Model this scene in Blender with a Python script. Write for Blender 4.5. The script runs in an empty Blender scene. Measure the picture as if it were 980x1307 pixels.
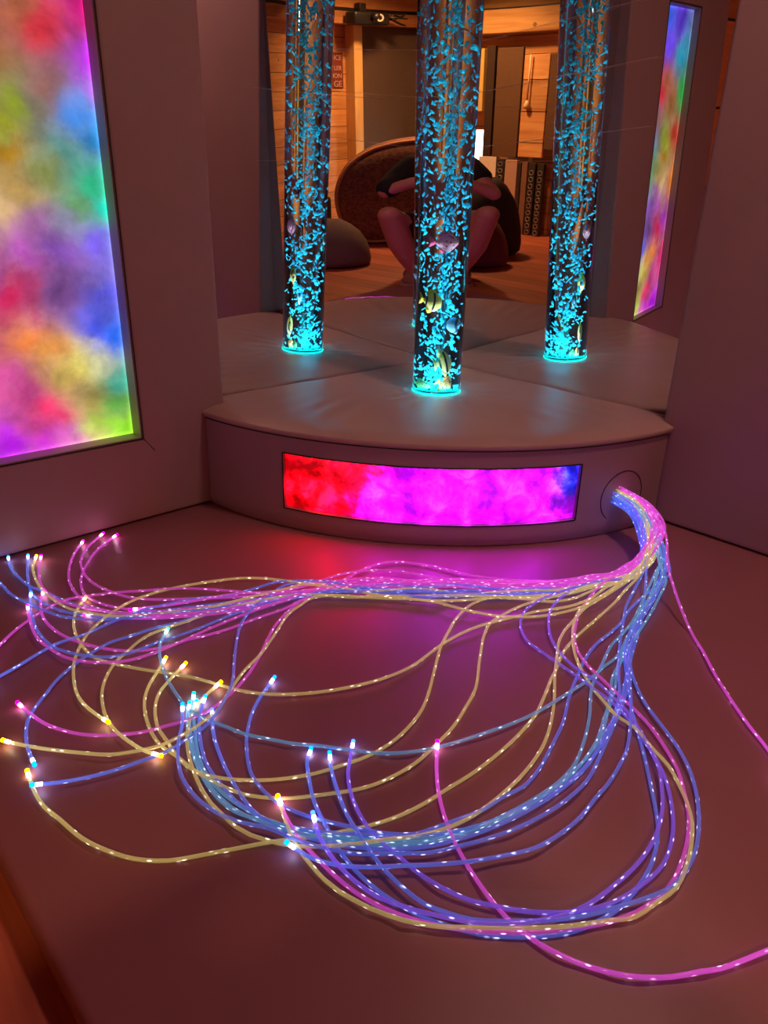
import bpy, bmesh, math, random
from mathutils import Vector, Matrix, noise as mnoise
C = bpy.context.scene.collection
PI = math.pi
random.seed(11)

STRANDS=[
 ('Y',[[0.951,-0.27,0.1282],[1.043,-0.31,0.1268],[1.103,-0.361,0.1056],[1.163,-0.465,0.0787],[1.188,-0.568,0.057],[1.164,-0.613,0.0447],[1.158,-0.684,0.0323],[1.136,-0.723,0.02],[1.09,-0.781,0.0077],[1.08,-0.809,0.0061],[1.065,-0.859,0.007],[1.05,-0.936,0.01],[1.044,-1.014,0.0054],[1.059,-1.133,0.0054],[1.047,-1.225,0.0089],[1.004,-1.314,0.0068],[0.959,-1.376,0.0084],[0.92,-1.407,0.008],[0.87,-1.432,0.0072],[0.833,-1.455,0.0111],[0.783,-1.481,0.0063],[0.748,-1.509,0.0076],[0.689,-1.545,0.0064],[0.654,-1.564,0.0089],[0.593,-1.566,0.0068],[0.54,-1.559,0.0073],[0.495,-1.545,0.0096],[0.449,-1.519,0.0071],[0.418,-1.492,0.0085]]),
 ('Y',[[0.951,-0.27,0.1154],[1.041,-0.309,0.1129],[1.1,-0.356,0.0899],[1.155,-0.445,0.0622],[1.18,-0.602,0.0497],[1.173,-0.673,0.0372],[1.159,-0.713,0.0246],[1.131,-0.754,0.0121],[1.104,-0.801,0.0102],[1.059,-0.853,0.01],[1.031,-0.874,0.011],[0.99,-0.901,0.0142],[0.932,-0.921,0.0133],[0.889,-0.945,0.011],[0.856,-0.981,0.0116],[0.823,-1.012,0.0107],[0.76,-1.075,0.0124],[0.736,-1.113,0.0099],[0.75,-1.155,0.0138],[0.766,-1.199,0.015],[0.813,-1.266,0.0153],[0.851,-1.324,0.014],[0.878,-1.377,0.0154],[0.901,-1.418,0.0097],[0.944,-1.475,0.0113],[0.953,-1.494,0.0154],[0.962,-1.536,0.0143],[0.961,-1.571,0.0121],[0.964,-1.587,0.0153],[0.945,-1.627,0.0133],[0.931,-1.654,0.0145],[0.893,-1.686,0.0114],[0.841,-1.729,0.0107],[0.801,-1.759,0.0123],[0.789,-1.764,0.0104]]),
 ('Y',[[0.958,-0.245,0.0962],[1.052,-0.283,0.0921],[1.121,-0.329,0.0663],[1.159,-0.413,0.0375],[1.154,-0.498,0.0186],[1.128,-0.59,0.0158],[1.115,-0.676,0.0129],[1.088,-0.722,0.0101],[1.066,-0.735,0.0072],[1.057,-0.797,0.0105],[1.052,-0.844,0.0067],[1.054,-0.885,0.0047],[1.076,-0.931,0.005],[1.126,-1.003,0.0057],[1.189,-1.089,0.0094],[1.207,-1.131,0.0069],[1.23,-1.192,0.0064],[1.24,-1.24,0.0053],[1.253,-1.304,0.0106],[1.248,-1.35,0.0072],[1.237,-1.393,0.0059],[1.199,-1.461,0.005],[1.171,-1.501,0.005],[1.128,-1.538,0.0057],[1.091,-1.556,0.0087],[1.037,-1.568,0.0056],[0.991,-1.573,0.0049],[0.952,-1.582,0.0076],[0.887,-1.572,0.0062],[0.839,-1.554,0.0107],[0.79,-1.521,0.0054],[0.761,-1.487,0.0079],[0.743,-1.468,0.0093]]),
 ('Y',[[0.956,-0.253,0.0962],[1.048,-0.29,0.0921],[1.113,-0.335,0.0663],[1.154,-0.414,0.0375],[1.154,-0.498,0.0186],[1.124,-0.567,0.0158],[1.103,-0.646,0.013],[1.073,-0.708,0.0102],[1.029,-0.764,0.0074],[0.991,-0.813,0.0109],[0.98,-0.855,0.0078],[0.994,-0.922,0.0064],[1.021,-0.978,0.0074],[1.048,-1.03,0.0052],[1.099,-1.102,0.0075],[1.143,-1.164,0.0064],[1.172,-1.214,0.0103],[1.188,-1.266,0.0099],[1.192,-1.302,0.0079],[1.188,-1.346,0.0051],[1.177,-1.395,0.0065],[1.166,-1.43,0.0064],[1.14,-1.479,0.0062],[1.113,-1.514,0.0063],[1.083,-1.548,0.0102],[1.039,-1.568,0.0058],[0.993,-1.573,0.0053],[0.958,-1.571,0.0105],[0.91,-1.565,0.0083],[0.867,-1.548,0.0109],[0.826,-1.519,0.0074],[0.805,-1.485,0.0104],[0.782,-1.449,0.0089]]),
 ('Y',[[0.952,-0.267,0.109],[1.042,-0.305,0.106],[1.102,-0.351,0.082],[1.148,-0.428,0.054],[1.16,-0.517,0.034],[1.134,-0.554,0.0283],[1.11,-0.622,0.0225],[1.095,-0.667,0.0168],[1.046,-0.735,0.011],[1.012,-0.789,0.0144],[0.953,-0.852,0.0143],[0.892,-0.92,0.0125],[0.826,-0.988,0.0088],[0.78,-1.022,0.0139],[0.707,-1.051,0.0093],[0.681,-1.091,0.0143],[0.635,-1.117,0.0125],[0.588,-1.146,0.0089],[0.556,-1.185,0.0095],[0.52,-1.277,0.0123],[0.498,-1.363,0.0119],[0.502,-1.426,0.013],[0.527,-1.485,0.0141],[0.563,-1.543,0.0098],[0.613,-1.583,0.0086],[0.66,-1.607,0.0141],[0.72,-1.628,0.0086],[0.782,-1.636,0.0138],[0.827,-1.627,0.0092],[0.848,-1.625,0.0134]]),
 ('Y',[[0.957,-0.249,0.1026],[1.051,-0.287,0.0991],[1.119,-0.334,0.0741],[1.163,-0.425,0.0458],[1.163,-0.515,0.0263],[1.139,-0.557,0.0225],[1.112,-0.624,0.0186],[1.092,-0.682,0.0148],[1.061,-0.74,0.011],[1.008,-0.793,0.0116],[0.95,-0.873,0.0085],[0.906,-0.938,0.0135],[0.837,-0.989,0.0134],[0.788,-1.045,0.009],[0.733,-1.1,0.0117],[0.692,-1.157,0.0107],[0.668,-1.245,0.0132],[0.649,-1.325,0.0103],[0.647,-1.38,0.0099],[0.646,-1.407,0.0114],[0.655,-1.467,0.0143],[0.678,-1.52,0.009],[0.696,-1.547,0.0091],[0.742,-1.584,0.0122],[0.785,-1.606,0.0138],[0.834,-1.62,0.0115],[0.867,-1.623,0.0111],[0.917,-1.619,0.0136],[0.959,-1.608,0.0131],[0.974,-1.596,0.0089]]),
 ('Y',[[0.954,-0.26,0.1218],[1.048,-0.299,0.1199],[1.113,-0.349,0.0977],[1.157,-0.442,0.0705],[1.169,-0.539,0.0494],[1.141,-0.576,0.04],[1.113,-0.621,0.0306],[1.082,-0.674,0.0213],[1.029,-0.718,0.0119],[0.992,-0.773,0.0123],[0.94,-0.846,0.0098],[0.868,-0.894,0.0109],[0.816,-0.979,0.0145],[0.77,-1.026,0.0115],[0.683,-1.093,0.014],[0.672,-1.143,0.0153],[0.648,-1.232,0.0131],[0.636,-1.294,0.0134],[0.622,-1.335,0.013],[0.59,-1.388,0.0113],[0.572,-1.438,0.0149],[0.532,-1.479,0.0122],[0.5,-1.509,0.0149],[0.446,-1.534,0.0112],[0.384,-1.549,0.0146],[0.315,-1.55,0.0141],[0.214,-1.532,0.0131],[0.154,-1.505,0.012]]),
 ('Y',[[0.955,-0.256,0.1154],[1.049,-0.295,0.1129],[1.115,-0.344,0.0899],[1.204,-0.566,0.0686],[1.199,-0.601,0.0474],[1.197,-0.642,0.0262],[1.188,-0.669,0.0049],[1.202,-0.769,0.007],[1.207,-0.811,0.0046],[1.222,-0.866,0.0064],[1.242,-0.914,0.0036],[1.254,-0.946,0.0036],[1.282,-1.011,0.0036],[1.303,-1.063,0.0073],[1.311,-1.109,0.0036],[1.321,-1.168,0.0078],[1.322,-1.211,0.0047],[1.323,-1.256,0.0059],[1.319,-1.301,0.0045],[1.318,-1.347,0.0061],[1.309,-1.39,0.0036],[1.297,-1.43,0.0048],[1.281,-1.472,0.008],[1.258,-1.506,0.0036],[1.231,-1.553,0.0063],[1.21,-1.589,0.0044],[1.186,-1.635,0.0042],[1.163,-1.675,0.0036],[1.13,-1.708,0.0036],[1.097,-1.731,0.0081],[1.056,-1.747,0.0074],[1.001,-1.758,0.0072],[0.964,-1.766,0.0073],[0.923,-1.766,0.0081],[0.877,-1.76,0.0036]]),
 ('Y',[[0.956,-0.253,0.109],[1.05,-0.291,0.106],[1.117,-0.339,0.082],[1.163,-0.433,0.054],[1.177,-0.552,0.0428],[1.171,-0.601,0.0315],[1.162,-0.651,0.0203],[1.152,-0.67,0.0091],[1.168,-0.753,0.0096],[1.18,-0.802,0.01],[1.199,-0.848,0.0122],[1.219,-0.881,0.0112],[1.261,-0.948,0.0124],[1.301,-1.005,0.0073],[1.335,-1.063,0.0105],[1.357,-1.11,0.0106],[1.37,-1.151,0.0111],[1.379,-1.199,0.0103],[1.384,-1.246,0.0116],[1.383,-1.283,0.0084],[1.383,-1.324,0.0122],[1.371,-1.364,0.009],[1.352,-1.408,0.0102],[1.337,-1.433,0.012],[1.312,-1.472,0.0108],[1.286,-1.505,0.0084],[1.259,-1.535,0.008],[1.237,-1.553,0.0086],[1.221,-1.564,0.0104],[1.206,-1.574,0.0126],[1.181,-1.581,0.012],[1.152,-1.582,0.009],[1.116,-1.584,0.009],[1.073,-1.579,0.0115],[1.007,-1.56,0.0083],[0.96,-1.538,0.0091],[0.913,-1.502,0.0067],[0.891,-1.47,0.0077],[0.88,-1.44,0.0098],[0.877,-1.431,0.0108]]),
 ('Y',[[0.952,-0.267,0.1218],[1.044,-0.306,0.1199],[1.105,-0.355,0.0977],[1.162,-0.454,0.0705],[1.179,-0.585,0.0552],[1.174,-0.659,0.0399],[1.159,-0.683,0.0246],[1.149,-0.695,0.0094],[1.17,-0.75,0.0091],[1.204,-0.807,0.0126],[1.245,-0.858,0.0106],[1.283,-0.89,0.0078],[1.322,-0.918,0.0073],[1.369,-0.948,0.0127],[1.396,-0.962,0.0128],[1.436,-0.967,0.0124],[1.477,-0.987,0.0105],[1.518,-1.005,0.0088],[1.544,-1.026,0.0074],[1.573,-1.055,0.0084],[1.595,-1.084,0.0082],[1.611,-1.118,0.0124],[1.626,-1.16,0.0122],[1.635,-1.21,0.0115],[1.627,-1.251,0.0078],[1.621,-1.284,0.0083],[1.6,-1.317,0.0087],[1.576,-1.359,0.0126],[1.547,-1.391,0.0079],[1.506,-1.441,0.0116],[1.475,-1.474,0.011],[1.454,-1.491,0.0102],[1.438,-1.505,0.0126],[1.417,-1.513,0.0085],[1.396,-1.524,0.01],[1.373,-1.53,0.0078],[1.352,-1.536,0.0075],[1.327,-1.539,0.0071],[1.281,-1.538,0.0088],[1.243,-1.531,0.0076],[1.206,-1.518,0.0072],[1.178,-1.508,0.0128]]),
 ('M',[[0.955,-0.256,0.1282],[1.051,-0.296,0.1268],[1.118,-0.348,0.1056],[1.149,-0.432,0.0787],[1.164,-0.561,0.0606],[1.146,-0.611,0.0425],[1.145,-0.656,0.0244],[1.15,-0.696,0.0063],[1.179,-0.758,0.0092],[1.203,-0.798,0.008],[1.232,-0.833,0.0082],[1.266,-0.859,0.0077],[1.306,-0.879,0.0095],[1.348,-0.895,0.0091],[1.379,-0.907,0.0081],[1.408,-0.917,0.0072],[1.452,-0.94,0.008],[1.498,-0.973,0.0082],[1.532,-1.002,0.0071],[1.563,-1.041,0.0068],[1.584,-1.071,0.0047],[1.606,-1.119,0.0089],[1.62,-1.165,0.0067],[1.626,-1.205,0.0042],[1.624,-1.244,0.0048],[1.614,-1.292,0.0091],[1.593,-1.33,0.0054],[1.566,-1.373,0.0062],[1.537,-1.411,0.0079],[1.508,-1.443,0.009],[1.472,-1.471,0.0058],[1.435,-1.495,0.0061],[1.395,-1.513,0.0064],[1.347,-1.522,0.004],[1.303,-1.527,0.0091],[1.252,-1.523,0.0039],[1.214,-1.519,0.0096],[1.174,-1.504,0.0047]]),
 ('M',[[0.957,-0.249,0.1154],[1.056,-0.287,0.114],[1.135,-0.337,0.0958],[1.236,-0.495,0.0731],[1.267,-0.522,0.0504],[1.31,-0.562,0.0278],[1.353,-0.595,0.0051],[1.403,-0.649,0.0077],[1.45,-0.702,0.0075],[1.484,-0.733,0.004],[1.557,-0.803,0.0059],[1.605,-0.841,0.0054],[1.652,-0.891,0.0069]]),
 ('M',[[1.7634,-1.171,0.006],[1.7491,-1.2057,0.009],[1.7214,-1.2673,0.006],[1.7086,-1.2906,0.009],[1.6877,-1.321,0.006],[1.6569,-1.3576,0.009],[1.6188,-1.3809,0.006],[1.5838,-1.398,0.009],[1.5496,-1.4035,0.006],[1.5267,-1.4065,0.009],[1.4947,-1.4002,0.006],[1.4837,-1.3996,0.009],[1.4374,-1.3843,0.006],[1.3981,-1.3693,0.009],[1.3491,-1.3407,0.006],[1.3131,-1.3148,0.009],[1.2749,-1.2784,0.006],[1.2444,-1.2451,0.009]]),
 ('M',[[0.953,-0.263,0.1282],[1.047,-0.303,0.1268],[1.111,-0.354,0.1056],[1.142,-0.43,0.0787],[1.153,-0.527,0.057],[1.148,-0.56,0.0441],[1.112,-0.6,0.0312],[1.067,-0.645,0.0183],[1.017,-0.678,0.0053],[0.964,-0.752,0.008],[0.905,-0.796,0.0068],[0.849,-0.876,0.0047],[0.777,-0.935,0.0082],[0.735,-0.993,0.0066],[0.699,-1.083,0.0049],[0.672,-1.167,0.0078],[0.645,-1.254,0.0082],[0.608,-1.328,0.0082],[0.571,-1.393,0.0081],[0.525,-1.434,0.0068],[0.486,-1.46,0.007],[0.443,-1.478,0.0065],[0.389,-1.483,0.006],[0.333,-1.467,0.0088],[0.257,-1.425,0.005],[0.179,-1.359,0.0036],[0.147,-1.306,0.0071]]),
 ('M',[[0.958,-0.245,0.109],[1.054,-0.284,0.106],[1.124,-0.333,0.082],[1.136,-0.393,0.054],[1.126,-0.477,0.034],[1.119,-0.525,0.0276],[1.08,-0.576,0.0211],[1.063,-0.624,0.0147],[1.004,-0.666,0.0083],[0.972,-0.732,0.0087],[0.887,-0.788,0.0067],[0.841,-0.862,0.0079],[0.774,-0.931,0.0111],[0.73,-0.986,0.0103],[0.687,-1.073,0.0107],[0.663,-1.161,0.0076],[0.621,-1.24,0.0081],[0.574,-1.309,0.0094],[0.511,-1.381,0.006],[0.471,-1.418,0.0083],[0.423,-1.441,0.0116],[0.359,-1.452,0.0103],[0.299,-1.448,0.011],[0.222,-1.423,0.0076],[0.173,-1.387,0.0099],[0.124,-1.331,0.0105]]),
 ('M',[[0.96,-0.238,0.1218],[1.06,-0.278,0.1199],[1.135,-0.331,0.0977],[1.162,-0.426,0.0705],[1.156,-0.525,0.0494],[1.13,-0.562,0.0396],[1.114,-0.604,0.0298],[1.072,-0.656,0.02],[1.025,-0.705,0.0102],[0.983,-0.751,0.0123],[0.913,-0.814,0.0082],[0.853,-0.885,0.0136],[0.789,-0.955,0.0087],[0.748,-0.996,0.0083],[0.715,-1.097,0.009],[0.709,-1.192,0.0133],[0.678,-1.275,0.0117],[0.644,-1.348,0.0131],[0.591,-1.409,0.0107],[0.542,-1.442,0.0084],[0.504,-1.476,0.0098],[0.453,-1.499,0.0105],[0.4,-1.501,0.0137],[0.328,-1.49,0.0087],[0.259,-1.466,0.0092],[0.2,-1.432,0.0128],[0.134,-1.386,0.0084]]),
 ('M',[[0.957,-0.249,0.1282],[1.055,-0.289,0.1268],[1.126,-0.342,0.1056],[1.155,-0.433,0.0787],[1.158,-0.533,0.057],[1.142,-0.568,0.046],[1.108,-0.595,0.0349],[1.072,-0.637,0.0238],[1.017,-0.683,0.0127],[0.972,-0.74,0.0113],[0.899,-0.812,0.0115],[0.851,-0.889,0.016],[0.806,-0.95,0.0159],[0.756,-1.018,0.0143],[0.724,-1.101,0.0161],[0.694,-1.181,0.0106],[0.67,-1.269,0.0157],[0.635,-1.343,0.0145],[0.591,-1.409,0.0142],[0.532,-1.467,0.0153],[0.481,-1.497,0.0109],[0.424,-1.529,0.0114],[0.362,-1.545,0.0111],[0.303,-1.544,0.0131],[0.224,-1.521,0.0135],[0.164,-1.497,0.0135]]),
 ('M',[[0.958,-0.245,0.1218],[1.056,-0.285,0.1199],[1.127,-0.337,0.0977],[1.147,-0.415,0.0705],[1.143,-0.51,0.0494],[1.139,-0.551,0.0388],[1.088,-0.596,0.0282],[1.054,-0.633,0.0176],[1.006,-0.673,0.007],[0.96,-0.73,0.0057],[0.904,-0.812,0.0095],[0.841,-0.859,0.0089],[0.789,-0.953,0.0101],[0.722,-0.995,0.0075],[0.71,-1.046,0.0048],[0.72,-1.101,0.0063],[0.729,-1.15,0.0088],[0.731,-1.185,0.0069],[0.723,-1.249,0.0053],[0.724,-1.314,0.0068],[0.717,-1.36,0.0073],[0.705,-1.403,0.0066],[0.703,-1.437,0.0072],[0.683,-1.481,0.0053],[0.649,-1.52,0.0047],[0.606,-1.555,0.0092],[0.545,-1.579,0.0089],[0.484,-1.588,0.007],[0.424,-1.584,0.0052],[0.374,-1.57,0.0063],[0.332,-1.55,0.0079]]),
 ('M',[[0.959,-0.242,0.1154],[1.057,-0.281,0.1129],[1.129,-0.332,0.0899],[1.159,-0.422,0.0622],[1.154,-0.516,0.0417],[1.142,-0.549,0.0343],[1.102,-0.612,0.0268],[1.079,-0.654,0.0194],[1.028,-0.698,0.012],[0.99,-0.774,0.0116],[0.916,-0.833,0.0136],[0.86,-0.902,0.0128],[0.807,-0.967,0.0153],[0.761,-1.015,0.0151],[0.719,-1.065,0.0111],[0.711,-1.092,0.0115],[0.712,-1.138,0.0127],[0.707,-1.208,0.0128],[0.702,-1.266,0.0117],[0.707,-1.321,0.0147],[0.704,-1.365,0.0107],[0.713,-1.441,0.0123],[0.709,-1.49,0.0102],[0.706,-1.531,0.0148],[0.666,-1.579,0.0131],[0.631,-1.606,0.0154],[0.569,-1.618,0.0104],[0.523,-1.625,0.0138],[0.444,-1.614,0.0131],[0.38,-1.598,0.0098]]),
 ('M',[[0.959,-0.242,0.1026],[1.055,-0.28,0.0991],[1.126,-0.328,0.0741],[1.132,-0.38,0.0458],[1.116,-0.46,0.0263],[1.112,-0.534,0.0226],[1.09,-0.569,0.0188],[1.054,-0.619,0.0151],[1.003,-0.688,0.0113],[0.965,-0.728,0.012],[0.898,-0.802,0.0139],[0.852,-0.878,0.0139],[0.778,-0.926,0.0092],[0.73,-0.995,0.0114],[0.711,-1.024,0.0093],[0.708,-1.09,0.0114],[0.66,-1.183,0.0143],[0.594,-1.235,0.0105],[0.56,-1.274,0.0139],[0.525,-1.311,0.0145],[0.496,-1.349,0.0137],[0.468,-1.384,0.01],[0.448,-1.43,0.0143],[0.421,-1.489,0.0143],[0.409,-1.531,0.0148],[0.418,-1.586,0.0089],[0.455,-1.645,0.0088],[0.494,-1.686,0.0106],[0.547,-1.735,0.0119]]),
 ('M',[[0.956,-0.253,0.1218],[1.052,-0.292,0.1199],[1.12,-0.343,0.0977],[1.15,-0.426,0.0705],[1.154,-0.522,0.0494],[1.136,-0.554,0.0389],[1.102,-0.595,0.0285],[1.069,-0.641,0.018],[1.009,-0.696,0.0076],[0.963,-0.75,0.0108],[0.907,-0.803,0.006],[0.844,-0.881,0.0097],[0.783,-0.94,0.0084],[0.736,-0.994,0.0076],[0.73,-1.051,0.0069],[0.727,-1.084,0.0072],[0.728,-1.128,0.0096],[0.749,-1.192,0.0082],[0.779,-1.244,0.0083],[0.82,-1.294,0.0066],[0.866,-1.347,0.0088],[0.897,-1.398,0.0061],[0.918,-1.443,0.008],[0.93,-1.484,0.009],[0.926,-1.528,0.0084],[0.92,-1.548,0.0086],[0.906,-1.593,0.0085],[0.879,-1.629,0.0062],[0.862,-1.658,0.0108],[0.825,-1.683,0.0092],[0.782,-1.703,0.0094],[0.738,-1.713,0.0108],[0.703,-1.717,0.0078]]),
 ('M',[[0.954,-0.26,0.1346],[1.05,-0.301,0.1338],[1.116,-0.353,0.1135],[1.151,-0.442,0.0869],[1.163,-0.545,0.0647],[1.14,-0.569,0.0502],[1.101,-0.6,0.0357],[1.06,-0.632,0.0212],[1.025,-0.641,0.0067],[0.96,-0.705,0.0061],[0.901,-0.751,0.0061],[0.857,-0.772,0.006],[0.797,-0.794,0.0061],[0.754,-0.818,0.0055],[0.718,-0.852,0.0071],[0.7,-0.903,0.006],[0.704,-0.957,0.0064],[0.712,-1.006,0.0082],[0.709,-1.057,0.0061],[0.706,-1.131,0.0094],[0.684,-1.22,0.009],[0.647,-1.313,0.0062],[0.595,-1.411,0.0092],[0.533,-1.469,0.0053],[0.482,-1.514,0.0048]]),
 ('M',[[0.96,-0.238,0.109],[1.058,-0.277,0.106],[1.131,-0.327,0.082],[1.147,-0.399,0.054],[1.134,-0.487,0.034],[1.12,-0.53,0.0287],[1.088,-0.579,0.0235],[1.057,-0.627,0.0182],[1.024,-0.671,0.013],[0.934,-0.76,0.0106],[0.853,-0.833,0.0105],[0.781,-0.886,0.0157],[0.725,-0.925,0.0105],[0.707,-0.971,0.0144],[0.693,-1.021,0.0138],[0.688,-1.075,0.0118],[0.67,-1.148,0.0119],[0.622,-1.239,0.0163],[0.576,-1.348,0.0128],[0.535,-1.435,0.0119]]),
 ('B',[[0.954,-0.26,0.0834],[1.042,-0.296,0.0782],[1.102,-0.337,0.0505],[1.128,-0.379,0.0211],[1.124,-0.453,0.006],[1.107,-0.513,0.0077],[1.091,-0.567,0.0077],[1.056,-0.64,0.0077],[1.038,-0.701,0.0077],[0.992,-0.765,0.0082],[0.935,-0.827,0.0109],[0.869,-0.905,0.0078],[0.8,-0.973,0.0096],[0.764,-1.014,0.0076],[0.723,-1.057,0.0058],[0.692,-1.143,0.0076],[0.636,-1.249,0.0065],[0.598,-1.323,0.0054],[0.54,-1.441,0.007],[0.472,-1.494,0.006],[0.406,-1.526,0.008],[0.327,-1.55,0.0097],[0.288,-1.564,0.0098],[0.227,-1.569,0.0106],[0.16,-1.566,0.0072],[0.111,-1.555,0.0093]]),
 ('B',[[0.953,-0.263,0.0898],[1.041,-0.3,0.0852],[1.1,-0.342,0.0584],[1.135,-0.397,0.0293],[1.136,-0.471,0.011],[1.122,-0.512,0.012],[1.106,-0.587,0.012],[1.087,-0.65,0.012],[1.044,-0.72,0.012],[1.008,-0.787,0.0135],[0.941,-0.847,0.0109],[0.88,-0.9,0.0106],[0.81,-0.972,0.0123],[0.783,-1.026,0.0147],[0.743,-1.072,0.0116],[0.701,-1.187,0.012],[0.665,-1.266,0.012],[0.627,-1.338,0.0145],[0.594,-1.381,0.0102],[0.57,-1.445,0.0147],[0.537,-1.49,0.0095],[0.509,-1.529,0.0137],[0.466,-1.562,0.014],[0.426,-1.575,0.0123],[0.377,-1.592,0.0139],[0.306,-1.607,0.0111],[0.232,-1.609,0.0103],[0.154,-1.612,0.0116]]),
 ('B',[[0.948,-0.281,0.0962],[1.032,-0.318,0.0921],[1.084,-0.359,0.0663],[1.124,-0.404,0.0375],[1.138,-0.48,0.0186],[1.123,-0.529,0.0155],[1.105,-0.583,0.0124],[1.081,-0.648,0.0092],[1.042,-0.709,0.0061],[0.988,-0.773,0.0075],[0.935,-0.834,0.0046],[0.875,-0.895,0.0037],[0.81,-0.963,0.0093],[0.761,-1.015,0.0088],[0.728,-1.061,0.0054],[0.678,-1.171,0.0039],[0.651,-1.258,0.0085],[0.623,-1.336,0.0082],[0.584,-1.407,0.0045],[0.542,-1.472,0.0085],[0.497,-1.511,0.0086],[0.446,-1.543,0.007],[0.383,-1.562,0.0052],[0.321,-1.569,0.0039],[0.268,-1.56,0.004],[0.204,-1.542,0.0062],[0.129,-1.516,0.0079]]),
 ('B',[[0.949,-0.277,0.1026],[1.035,-0.315,0.0991],[1.089,-0.358,0.0741],[1.14,-0.425,0.0458],[1.158,-0.509,0.0263],[1.132,-0.536,0.0221],[1.105,-0.599,0.018],[1.073,-0.667,0.0138],[1.047,-0.72,0.0096],[0.995,-0.793,0.0086],[0.942,-0.855,0.0077],[0.894,-0.924,0.0123],[0.828,-0.971,0.0091],[0.774,-1.026,0.0114],[0.73,-1.084,0.0124],[0.698,-1.162,0.0094],[0.69,-1.227,0.0083],[0.682,-1.282,0.0086],[0.687,-1.356,0.01],[0.684,-1.413,0.0094],[0.677,-1.45,0.0075],[0.685,-1.499,0.0122],[0.672,-1.54,0.0109],[0.652,-1.566,0.0123],[0.61,-1.595,0.0122],[0.571,-1.611,0.0115],[0.509,-1.616,0.012],[0.445,-1.608,0.0113],[0.373,-1.591,0.0097],[0.33,-1.575,0.012]]),
 ('B',[[0.948,-0.281,0.109],[1.034,-0.319,0.106],[1.087,-0.363,0.082],[1.127,-0.416,0.054],[1.144,-0.499,0.034],[1.119,-0.543,0.0286],[1.1,-0.598,0.0231],[1.074,-0.65,0.0177],[1.026,-0.708,0.0122],[0.979,-0.766,0.0107],[0.912,-0.824,0.0144],[0.865,-0.9,0.0153],[0.807,-0.954,0.0155],[0.767,-1.012,0.0139],[0.703,-1.041,0.0121],[0.63,-1.136,0.013],[0.625,-1.185,0.0136],[0.617,-1.243,0.0134],[0.577,-1.311,0.0109],[0.566,-1.371,0.015],[0.552,-1.418,0.013],[0.549,-1.453,0.0102],[0.555,-1.497,0.0116],[0.562,-1.55,0.0102],[0.563,-1.597,0.0125],[0.57,-1.637,0.0103],[0.592,-1.681,0.0129],[0.602,-1.718,0.0114],[0.617,-1.754,0.0147]]),
 ('B',[[0.95,-0.274,0.0962],[1.036,-0.311,0.0921],[1.091,-0.353,0.0663],[1.137,-0.413,0.0375],[1.149,-0.492,0.0186],[1.128,-0.529,0.0167],[1.102,-0.606,0.0147],[1.072,-0.665,0.0128],[1.042,-0.72,0.0108],[1.004,-0.788,0.0085],[0.943,-0.856,0.0096],[0.89,-0.932,0.0127],[0.824,-0.967,0.0111],[0.776,-1.024,0.0115],[0.719,-1.098,0.0091],[0.684,-1.2,0.0094],[0.648,-1.332,0.0105],[0.643,-1.383,0.0114],[0.634,-1.432,0.0132],[0.627,-1.483,0.011],[0.622,-1.523,0.0103],[0.639,-1.565,0.0138],[0.655,-1.605,0.0125],[0.685,-1.649,0.0129],[0.709,-1.673,0.0132],[0.731,-1.698,0.0112],[0.758,-1.72,0.0099],[0.8,-1.737,0.009],[0.846,-1.746,0.0123],[0.87,-1.748,0.0128]]),
 ('B',[[0.951,-0.27,0.0898],[1.037,-0.307,0.0852],[1.093,-0.348,0.0584],[1.129,-0.395,0.0293],[1.134,-0.468,0.011],[1.12,-0.527,0.0121],[1.102,-0.579,0.0121],[1.077,-0.658,0.0121],[1.046,-0.726,0.0121],[0.996,-0.79,0.0136],[0.933,-0.85,0.0114],[0.872,-0.914,0.0112],[0.821,-0.974,0.0122],[0.77,-1.036,0.0138],[0.694,-1.056,0.0098],[0.655,-1.131,0.0136],[0.668,-1.178,0.0099],[0.693,-1.235,0.0149],[0.72,-1.281,0.0107],[0.78,-1.333,0.0145],[0.831,-1.37,0.0098],[0.895,-1.414,0.0125],[0.919,-1.441,0.0111],[0.951,-1.479,0.0142],[0.969,-1.513,0.0142],[0.973,-1.553,0.0103],[0.977,-1.587,0.0099],[0.975,-1.625,0.014],[0.965,-1.665,0.0121],[0.949,-1.708,0.0118],[0.93,-1.744,0.0117],[0.918,-1.761,0.0118]]),
 ('C',[[0.949,-0.277,0.1154],[1.041,-0.316,0.114],[1.113,-0.369,0.0958],[1.151,-0.398,0.0638],[1.219,-0.481,0.0501],[1.235,-0.533,0.0364],[1.247,-0.604,0.0227],[1.275,-0.715,0.009],[1.3,-0.798,0.0088],[1.301,-0.846,0.0073],[1.307,-0.904,0.0093],[1.307,-0.982,0.0125],[1.303,-1.048,0.0111],[1.295,-1.103,0.0108],[1.28,-1.166,0.0121],[1.26,-1.222,0.0092],[1.241,-1.268,0.0087],[1.221,-1.307,0.0113],[1.195,-1.33,0.0071],[1.155,-1.369,0.0111],[1.114,-1.397,0.0074],[1.098,-1.417,0.0103],[1.057,-1.444,0.0096],[1.023,-1.468,0.0112],[0.988,-1.477,0.0069],[0.957,-1.493,0.0105],[0.919,-1.505,0.0115],[0.879,-1.503,0.0068],[0.842,-1.5,0.0106],[0.791,-1.49,0.0082],[0.725,-1.469,0.011],[0.689,-1.449,0.0124],[0.649,-1.416,0.0065]]),
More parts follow.
